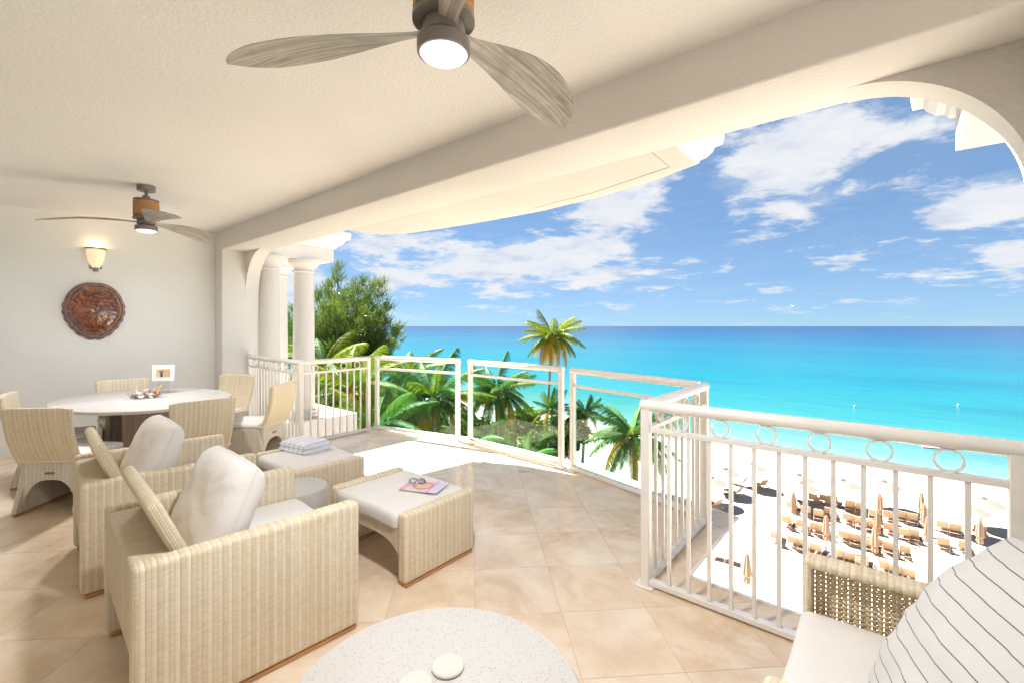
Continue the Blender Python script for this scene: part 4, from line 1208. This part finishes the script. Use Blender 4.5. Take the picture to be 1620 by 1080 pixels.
def casuarina():
    rnd = random.Random(6); base = gnd(540, 36); t_ = thing('casuarina_tree', 'big feathery casuarina tree behind the paired columns, upswept towards the sea', 'tree', tuple(base))
    tr = MB(); lf = MB()
    def pt(px, py, dd=0): return at(px, py, 36 + dd) - base
    fork = pt(545, 600)
    tr.tube([(0, 0, 0), (.2, 0, 4), tuple(fork * .8), tuple(fork)], [.45, .38, .3, .26], 10)
    def spray(p, d, L, n):
        for _ in range(n):
            q = p + Vector((rnd.gauss(0, .16), rnd.gauss(0, .16), rnd.gauss(0, .14)))
            a = (d + Vector((rnd.gauss(0, .42), rnd.gauss(0, .42), rnd.gauss(0, .42) + .05))).normalized()
            s = L * rnd.uniform(.5, 1.2); b = a.cross(Vector((rnd.gauss(0, 1), rnd.gauss(0, 1), rnd.gauss(0, 1)))).normalized() * .026
            o = len(lf.v); lf.v += [q - b, q + b, q + a * s + b * .3, q + a * s - b * .3]; lf.f.append([o, o + 1, o + 2, o + 3]); lf.sm.append(False)
    tips = [(534, 428, 0), (560, 455, 2), (572, 447, -1), (590, 455, 1), (605, 452, 0), (612, 490, -1), (628, 522, 0), (618, 548, 1), (590, 560, -2), (600, 500, -2), (520, 455, 2), (505, 465, -2), (485, 470, 1),
            (470, 490, 2), (455, 500, -1), (448, 520, 1), (470, 540, -3), (500, 520, -4), (540, 500, -4), (560, 530, -4), (575, 500, -3), (520, 490, -4), (545, 470, -3), (500, 550, -4), (560, 565, -4), (530, 545, -5), (600, 575, 0), (455, 560, 0), (480, 570, -3), (540, 575, -4)]
    for px, py, dd in tips:
        tip = pt(px, py, dd); start = fork.lerp(Vector((0, 0, fork.z * .75)), rnd.random() * .8)
        mid = start.lerp(tip, .5) + Vector((rnd.gauss(0, .3), rnd.gauss(0, .3), rnd.uniform(-.2, -1.0)))
        P_ = []
        for i in range(13):
            s = i / 12; P_.append((start * (1 - s) ** 2 + mid * 2 * s * (1 - s) + tip * s * s))
        tr.tube(P_, [.10 * (1 - .85 * i / 12) for i in range(13)], 5)
        for i in range(3, 13):
            d = (P_[i] - P_[i - 1]).normalized(); s = i / 12
            spread = 1.05 * (1 - s) + .26
            for _ in range(11 if i < 11 else 7):
                off = Vector((rnd.gauss(0, spread), rnd.gauss(0, spread), rnd.gauss(0, spread * .75)))
                dd_ = (d * .8 + off * .5 + Vector((0, 0, .3))).normalized()
                tr.tube([P_[i], P_[i] + off * .9], [.014, .008], 3, False)
                spray(P_[i] + off * .8, dd_, .60, 17)
    tr.build('trunk_and_limbs', 'bark', t_); lf.build('crown', 'casuarina_green', t_, None, None, 'none', False)
casuarina()
shrub(620, 655, 26, 8, 'dense green bush mass filling the left half of the left glass panel', 'shrub_dark', 21, dens=1.6)
shrub(700, 668, 27, 7, 'dense green bush mass filling the right half of the left glass panel', 'shrub_green', 22, dens=1.5)
shrub(770, 690, 29, 6, 'green bush mass beneath the round-crowned palm', 'shrub_dark', 23, dens=1.4)
shrub(540, 640, 22, 7, 'leafy green bush behind the balusters of the short railing', 'shrub_green', 24, dens=1.5)
def ground_cover():
    rnd = random.Random(77); m = MB()
    for _ in range(900):
        dist = rnd.uniform(15, 46); px = rnd.uniform(440, 560 + (900 - 560) * rnd.random() ** .6)
        if dist > 40 and px > 860: continue
        c = gnd(px, dist); leaf_clump(m, Vector((c.x, c.y, -13.3)), rnd.uniform(.5, 1.1), 34, rnd, .20, .55)
    tag(m.build('ground_cover', 'shrub_dark', None, None, None, 'none', False), kind='stuff')
ground_cover()

# ================================================================== BEACH
def umbrella_open(px, py_base, label, r=1.35, H=2.35, mat='canopy_white', tilt=0):
    D_ = 720 * 15 / (py_base - 516); p = gnd(px, D_); p.z = -13.5
    t_ = thing('beach_umbrella', label, 'umbrella', tuple(p), 0, 'open beach umbrellas')
    m = MB(); m.tube([(0, 0, 0), (0, 0, H)], .03, 8); m.build('pole', 'pole_dark', t_)
    m = MB(); m.lathe([(.26, 0), (.26, .06), (.05, .09)], 12); m.build('base', 'pole_dark', t_)
    m = MB(); n = 8; vs = [(0, 0, H)]; fs = []
    for ring, (q, z) in enumerate(((.5, H - .22), (1.0, H - .50))):
        for k in range(16):
            a = 2 * PI * k / 16; sc = 1 if k % 2 == 0 else .955; vs.append((r * q * sc * math.cos(a), r * q * sc * math.sin(a), z + (0 if k % 2 == 0 else .02)))
    for k in range(16): fs.append((0, 1 + k, 1 + (k + 1) % 16)); fs.append((1 + k, 17 + k, 17 + (k + 1) % 16, 1 + (k + 1) % 16))
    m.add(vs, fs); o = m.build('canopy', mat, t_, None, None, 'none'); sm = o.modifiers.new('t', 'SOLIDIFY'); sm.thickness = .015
    m = MB(); m.lathe([(.30, H - .06), (.16, H + .06), (.0, H + .12)], 8, smooth=False); m.build('vent_cap', 'canopy_white' if mat != 'grey_cloth' else mat, t_)
    return t_
CLOSED = None
def umbrella_closed(px, py_base, label, mat='sunshade_cloth', s=1.0):
    global CLOSED
    D_ = 720 * 15 / (py_base - 516); p = gnd(px, D_); p.z = -13.5
    if CLOSED is None:
        t_ = thing('closed_umbrella', label, 'umbrella', tuple(p), 0, 'closed tan umbrellas among the loungers')
        m = MB(); m.tube([(0, 0, 0), (0, 0, 2.5)], .03, 8); m.build('pole', 'pole_dark', t_)
        m = MB(); m.lathe([(.26, 0), (.26, .06), (.05, .09)], 12); m.build('base', 'pole_dark', t_)
        m = MB(); N = 16; vs = []; fs = []; prof = [(.05, 2.62), (.12, 2.45), (.17, 2.1), (.22, 1.7), (.25, 1.45), (.15, 1.35), (.20, 1.15), (.17, 1.0)]
        for r_, z in prof:
            for k in range(N): a = 2 * PI * k / N; q = r_ * (1 if k % 2 else .68); vs.append((q * math.cos(a), q * math.sin(a), z + (0 if k % 2 else -.03)))
        for i in range(len(prof) - 1):
            for k in range(N): fs.append((i * N + k, i * N + (k + 1) % N, (i + 1) * N + (k + 1) % N, (i + 1) * N + k))
        fs.append(list(range(N)))
        m.add(vs, fs); m.build('folded_canopy', mat, t_, None, None, 'none')
        CLOSED = t_; return t_
    return dup(CLOSED, tuple(p), random.uniform(0, 1), label)
LG = None
def make_lounger():
    t_ = thing('beach_lounger', '', 'lounger', (0, 0, 0), 0, 'tan beach loungers in rows on the sand')
    m = MB()
    for s in (-.31, .31):
        m.tube([(s, -.65, .33), (s, 1.25, .30)], .022, 6)
        for y in (-.45, 1.05): m.tube([(s, y, 0), (s, y, .32)], .02, 6)
    m.tube([(-.31, -.65, .33), (.31, -.65, .33)], .02, 6); m.tube([(-.31, 1.25, .30), (.31, 1.25, .30)], .02, 6)
    for s in (-.31, .31): m.tube([(s, -.10, .34), (s, -.56, .95)], .02, 6); m.tube([(s, -.42, .76), (s, -.62, .34)], .012, 5)
    m.build('frame', 'lounger_frame', t_)
    m = MB(); m.box(-.295, .295, -.08, 1.23, .335, .35); m.build('seat_sling', 'sling_tan', t_)
    m = MB(); m.box(-.31, .31, -.012, .012, 0, .80); m.build('backrest_sling', 'sling_tan', t_, (0, -.10, .35), (R(37), 0, 0))
    return t_
C1 = lambda u, v: (1120 + u / 4.154, 700 + v / 4.154)
C2 = lambda u, v: (1360 + u / 4.154, 700 + v / 4.154)
rows = [
 ('front row', [C1(440, 600), C1(556, 630), C1(625, 650), C1(708, 680), C1(848, 715), C1(932, 738), C1(1010, 755), C1(1165, 790), C2(12, 772), C2(172, 800), C2(235, 820), C2(335, 850)]),
 ('second row', [C1(515, 500), C1(612, 525), C1(700, 545), C1(752, 558), C1(890, 595), C1(970, 615), C1(1045, 630), C1(1158, 655), C2(65, 650), C2(195, 670), C2(305, 695), C2(368, 705), C2(520, 745)]),
 ('third row', [C1(915, 480), C1(990, 500), C1(1085, 525), C2(10, 508), C2(85, 528), C2(195, 545), C2(290, 580), C2(350, 585), C2(545, 640), C2(690, 665)]),
 ('fourth row', [C1(545, 400), C1(640, 430), C1(725, 455), C1(795, 440), C1(930, 395), C1(1000, 412), C2(90, 455), C2(190, 465), C2(268, 462), C2(342, 478), C2(545, 530), C2(628, 548), C2(790, 560)]),
 ('row nearest the sea', [C1(690, 350), C1(762, 355), C1(820, 360)]),
]
ordn = ['first', 'second', 'third', 'fourth', 'fifth', 'sixth', 'seventh', 'eighth', 'ninth', 'tenth', 'eleventh', 'twelfth', 'thirteenth']
rl = random.Random(2)
def put_lounger(px, py, label, rz=0.0, z=.75, grp='tan beach loungers in rows on the sand'):
    global LG
    D_ = 720 * (15 - z) / (py - 516); p = at(px, 516, D_)
    loc = (p.x, p.y + .45, -13.5)
    if LG is None: LG = make_lounger(); LG.location = loc; LG.rotation_euler = (0, 0, rz); LG['label'] = label; LG['group'] = grp; return LG
    return dup(LG, loc, rz, label, grp)
def towel_on(l, mat, label, grp='towels laid on the loungers'):
    m = MB(); m.box(-.24, .24, -.014, .014, .15, .80)
    m2 = Matrix.Translation((0, -.10, .375)) @ Matrix.Rotation(R(37), 4, 'X')
    mm = MB(); mm.add([m2 @ v for v in m.v], m.f); mm.box(-.24, .24, -.05, .7, .353, .362)
    if mat == 'navy':
        o = mm.build('beach_towel', 'towel_navy', None)
        w = MB()
        for k in range(4):
            b_ = MB(); x = -.19 + k * .115; b_.box(x, x + .05, -.017, .017, .15, .802); w.add([m2 @ v for v in b_.v], b_.f); w.box(x, x + .05, -.05, .7, .355, .365)
        w.build('white_stripes', 'towel_white', o)
    else: o = mm.build('beach_towel', mat, None)
    o.location = l.location; o.rotation_euler = l.rotation_euler
    tag(o, label, 'towel', grp)
for rn, (name_, pts_) in enumerate(rows):
    for k, (px, py) in enumerate(pts_):
        l = put_lounger(px, py, f'tan sling lounger on the sand, {ordn[k]} from the left in the {name_}', R(rl.uniform(-5, 5)))
        if rn == 3 and k in (4, 5, 7): towel_on(l, 'navy', f'navy and white striped towel over a lounger, {"first second zero third".split()[k-4]} of three from the left')
        if rn == 1 and k in (0, 1, 2, 3): towel_on(l, 'towel_yellow', f'yellow-orange towel over a lounger, {ordn[k]} of four from the left')
        if rn == 3 and k in (1, 2): towel_on(l, 'towel_white' if k == 2 else 'towel_blue', 'white towel over a shaded lounger' if k == 2 else 'blue towel over a shaded lounger')
sc_ = [C1(210, 250), C1(40, 395), C1(175, 315), C1(345, 265)]
for (px, py), nm in zip(sc_, ['tan lounger beyond the umbrella shade, tilted sideways', 'tan lounger half hidden by the left umbrella', 'lounger with a pale towel beside the umbrella pole', 'lounger with a white towel nearest the water on the left']):
    put_lounger(px, py, nm, R(rl.uniform(30, 80)), .6, 'scattered loungers on the left part of the beach')
put_lounger(*C1(58, 738), 'lone lounger on bare sand just beyond the terrace corner', R(100), .4, 'scattered loungers on the left part of the beach')
for px, py, lab in [(*C1(108, 335), 'open pale umbrella beside the leftmost loungers, dark pole showing'), (*C1(15, 400), 'open pale umbrella partly hidden by the corner railing'), (*C1(285, 295), 'open pale umbrella nearest the water left of the rows'),
                    (*C1(608, 440), 'open pale umbrella shading the blue towel lounger'), (*C1(590, 380), 'open pale umbrella behind the one shading the blue towel'), (*C1(877, 420), 'open pale umbrella behind the striped towels'),
                    (*C2(150, 430), 'open pale umbrella with a blue flap at the rows'), (*C2(695, 612), 'open pale umbrella right of the rows with a full dark pole'), (*C2(800, 560), 'open pale umbrella partly behind the railing post')]:
    umbrella_open(px, py, lab)
for px, py, lab in [(*C1(562, 548), 'closed tan umbrella at the left end of the second row'), (*C1(778, 737), 'closed tan umbrella in the gap of the front row'), (*C1(826, 612), 'closed tan umbrella behind the fourth baluster gap'),
                    (*C2(130, 560), 'closed tan umbrella, farthest of the middle line of three'), (*C2(118, 690), 'closed tan umbrella, middle one of the middle line of three'), (*C2(100, 822), 'closed tan umbrella, nearest of the middle line of three'),
                    (*C2(405, 550), 'closed tan umbrella, farthest of the right line of three'), (*C2(425, 640), 'closed tan umbrella, middle one of the right line of three'), (*C2(450, 740), 'closed tan umbrella, nearest of the right line of three'),
                    (*C2(790, 760), 'closed tan umbrella near the tip of the striped pillow'), (1182, 950, 'closed brown umbrella alone on the sand at the slab edge')]:
    umbrella_closed(px, py, lab)
for px, py, lab in [(954, 690, 'grey umbrella on the sand behind the right glass panel'), (936, 684, 'dark grey umbrella farther along the shore')]:
    umbrella_open(px, py, lab, 1.6, 2.3, 'grey_cloth')
umbrella_open(712, 650, 'sand-coloured umbrella seen between the left and middle glass panels', 1.8, 2.6, 'canopy_white')
def palapa(px, py_top, dist, r, label, h=2.9):
    p = gnd(px, dist); top = at(px, py_top, dist).z; H = min(3.4, max(2.6, top + 13.5))
    t_ = thing('thatched_hut', label, 'thatched shade', (p.x, p.y, -13.5), 0, 'thatched shades on the beach')
    m = MB(); m.tube([(0, 0, 0), (0, 0, H)], .07, 8); m.build('post', 'bark', t_)
    rnd = random.Random(int(px)); m = MB(); vs = []; fs = []
    for i in range(9):
        q = i / 8
        for k in range(40):
            a = 2 * PI * k / 40; rr = r * q * (1 + (.04 * rnd.random() if i else 0)); vs.append((rr * math.cos(a), rr * math.sin(a), H - q * r * .6 + .02 * rnd.random()))
    for i in range(8):
        for k in range(40): fs.append((i * 40 + k, (i + 1) * 40 + k, (i + 1) * 40 + (k + 1) % 40, i * 40 + (k + 1) % 40))
    m.add(vs, fs); m.build('thatch_roof', 'thatch', t_, None, None, 'none')
palapa(772, 668, 34, 1.8, 'thatched beach shade behind the middle glass panel')
palapa(930, 705, 31, 2.3, 'grey-brown thatched shade behind the right glass panel')
palapa(880, 730, 27, 1.4, 'thatched shade low behind the post of the right glass panels')
# kayaks / toys by the small palm
def kayak(px, py, label, mat, rz):
    D_ = 720 * 15 / (py - 516); p = gnd(px, D_)
    m = MB(); m.tube([(-1.6, 0, .22), (-1.1, 0, .16), (-.5, 0, .14), (.5, 0, .14), (1.1, 0, .16), (1.6, 0, .22)], [.03, .20, .32, .32, .20, .03], 10, flat=.5)
    o = m.build('kayak', mat, None, (p.x, p.y, -13.5), (0, 0, rz)); tag(o, label, 'kayak', 'kayaks lying on the sand')
kayak(918, 694, 'red kayak lying on the sand by the small yellow palm', 'red_paint', .3)
kayak(921, 689, 'yellow kayak lying beside the red one', 'yellow_paint', .35)
kayak(897, 700, 'green kayak half hidden by the glass railing posts', 'green_paint', .2)
# white flat roof at lower right
wr = thing('beach_pavilion', 'white flat-roofed pavilion in front of the loungers at lower right', 'pavilion', (0, 0, 0))
def onz(px, py, z): D_ = 720 * (1.5 - z) / (py - 516); p = at(px, 516, D_); return (p.x, p.y)
zr = -10.4
poly = [onz(1441, 867, zr), onz(1545, 884, zr), onz(1800, 960, zr), onz(1700, 1150, zr), onz(1462, 935, zr)]
m = MB(); m.prism(poly, zr - .25, zr); m.build('roof', 'stucco_white', wr)
cxm = sum(p[0] for p in poly) / 5; cym = sum(p[1] for p in poly) / 5
m = MB(); m.prism([(cxm + (x - cxm) * .93, cym + (y - cym) * .93) for x, y in poly], -13.5, zr - .26); m.build('wall', 'stucco_white', wr)
# swimmers, buoys, birds
def buoy(px, py, label):
    D_ = 720 * 15.28 / (py - 516); p = gnd(px, D_)
    m = MB(); m.lathe([(0, -.1), (.16, -.05), (.2, .05), (.16, .2), (.08, .28), (0, .30)], 12)
    tag(m.build('mooring_buoy', 'white_plastic', None, (p.x, p.y, -13.75)), label, 'buoy', 'white buoys on the water')
buoy(1352, 643, 'white buoy floating on the turquoise water, left one of the pair'); buoy(1516, 641, 'white buoy floating on the turquoise water, right one of the pair')
buoy(1096, 531, 'tiny distant buoy far out on the blue water')
def boat(px, py, L, label, rz=0):
    D_ = 720 * 15.28 / (py - 516); p = gnd(px, D_)
    t_ = thing('motor_boat', label, 'boat', (p.x, p.y, -13.78), rz)
    m = MB(); n = 12; vs = []; fs = []
    for i in range(n + 1):
        s = i / n; w = .5 * 2.2 * math.sin(min(1, s * 1.6) * PI / 2) * (L / 7); x = L * (.5 - s)
        vs += [(x, -w, .9 + .35 * (1 - s)), (x, -w * .6, -.2), (x, w * .6, -.2), (x, w, .9 + .35 * (1 - s))]
    for i in range(n):
        for k in range(4): fs.append((i * 4 + k, (i + 1) * 4 + k, (i + 1) * 4 + (k + 1) % 4, i * 4 + (k + 1) % 4))
    fs.append([0, 1, 2, 3]); fs.append([n * 4 + k for k in (3, 2, 1, 0)]); m.add(vs, fs); m.build('hull', 'white_plastic', t_)
    m = MB(); m.box(-L * .2, L * .12, -.7, .7, 1.0, 2.3, .15, 2); m.build('cabin', 'metal_grey', t_)
boat(738, 526, 9, 'tiny boat far out on the pale blue sea left of the tall palm', .6)
def floater(px, py, label):
    D_ = 720 * 15.28 / (py - 516); p = gnd(px, D_)
    t_ = thing('float_mattress', label, 'air mattress', (p.x, p.y, -13.76), .2)
    m = MB(); m.box(-.9, .9, -.35, .35, 0, .16, .07, 3); m.build('mattress', 'pink_cloth', t_)
    m = MB(); m.box(.62, .9, -.3, .3, .16, .24, .03, 2); m.build('headrest', 'white_plastic', t_)
floater(1473, 708, 'pink float mattress near the shore just under the handrail')
p = at(1253, 484, 120)
m = MB(); m.add([(0, 0, 0), (.5, .1, .18), (1.1, 0, .02), (.5, -.16, .14), (-.5, .1, .18), (-1.1, 0, .02), (-.5, -.16, .14), (.0, .32, .02), (.0, -.42, .0), (0, 0, .1), (0, 0, -.12)],
              [(9, 1, 2, 3), (9, 6, 5, 4), (7, 9, 1), (7, 4, 9), (8, 3, 9), (8, 9, 6), (7, 8, 10), (0, 8, 7)])
tag(m.build('seagull', 'white_plastic', None, tuple(p), (R(15), R(20), .5)), 'white seabird gliding in the sky above the horizon', 'bird')

bpy.context.view_layer.update()
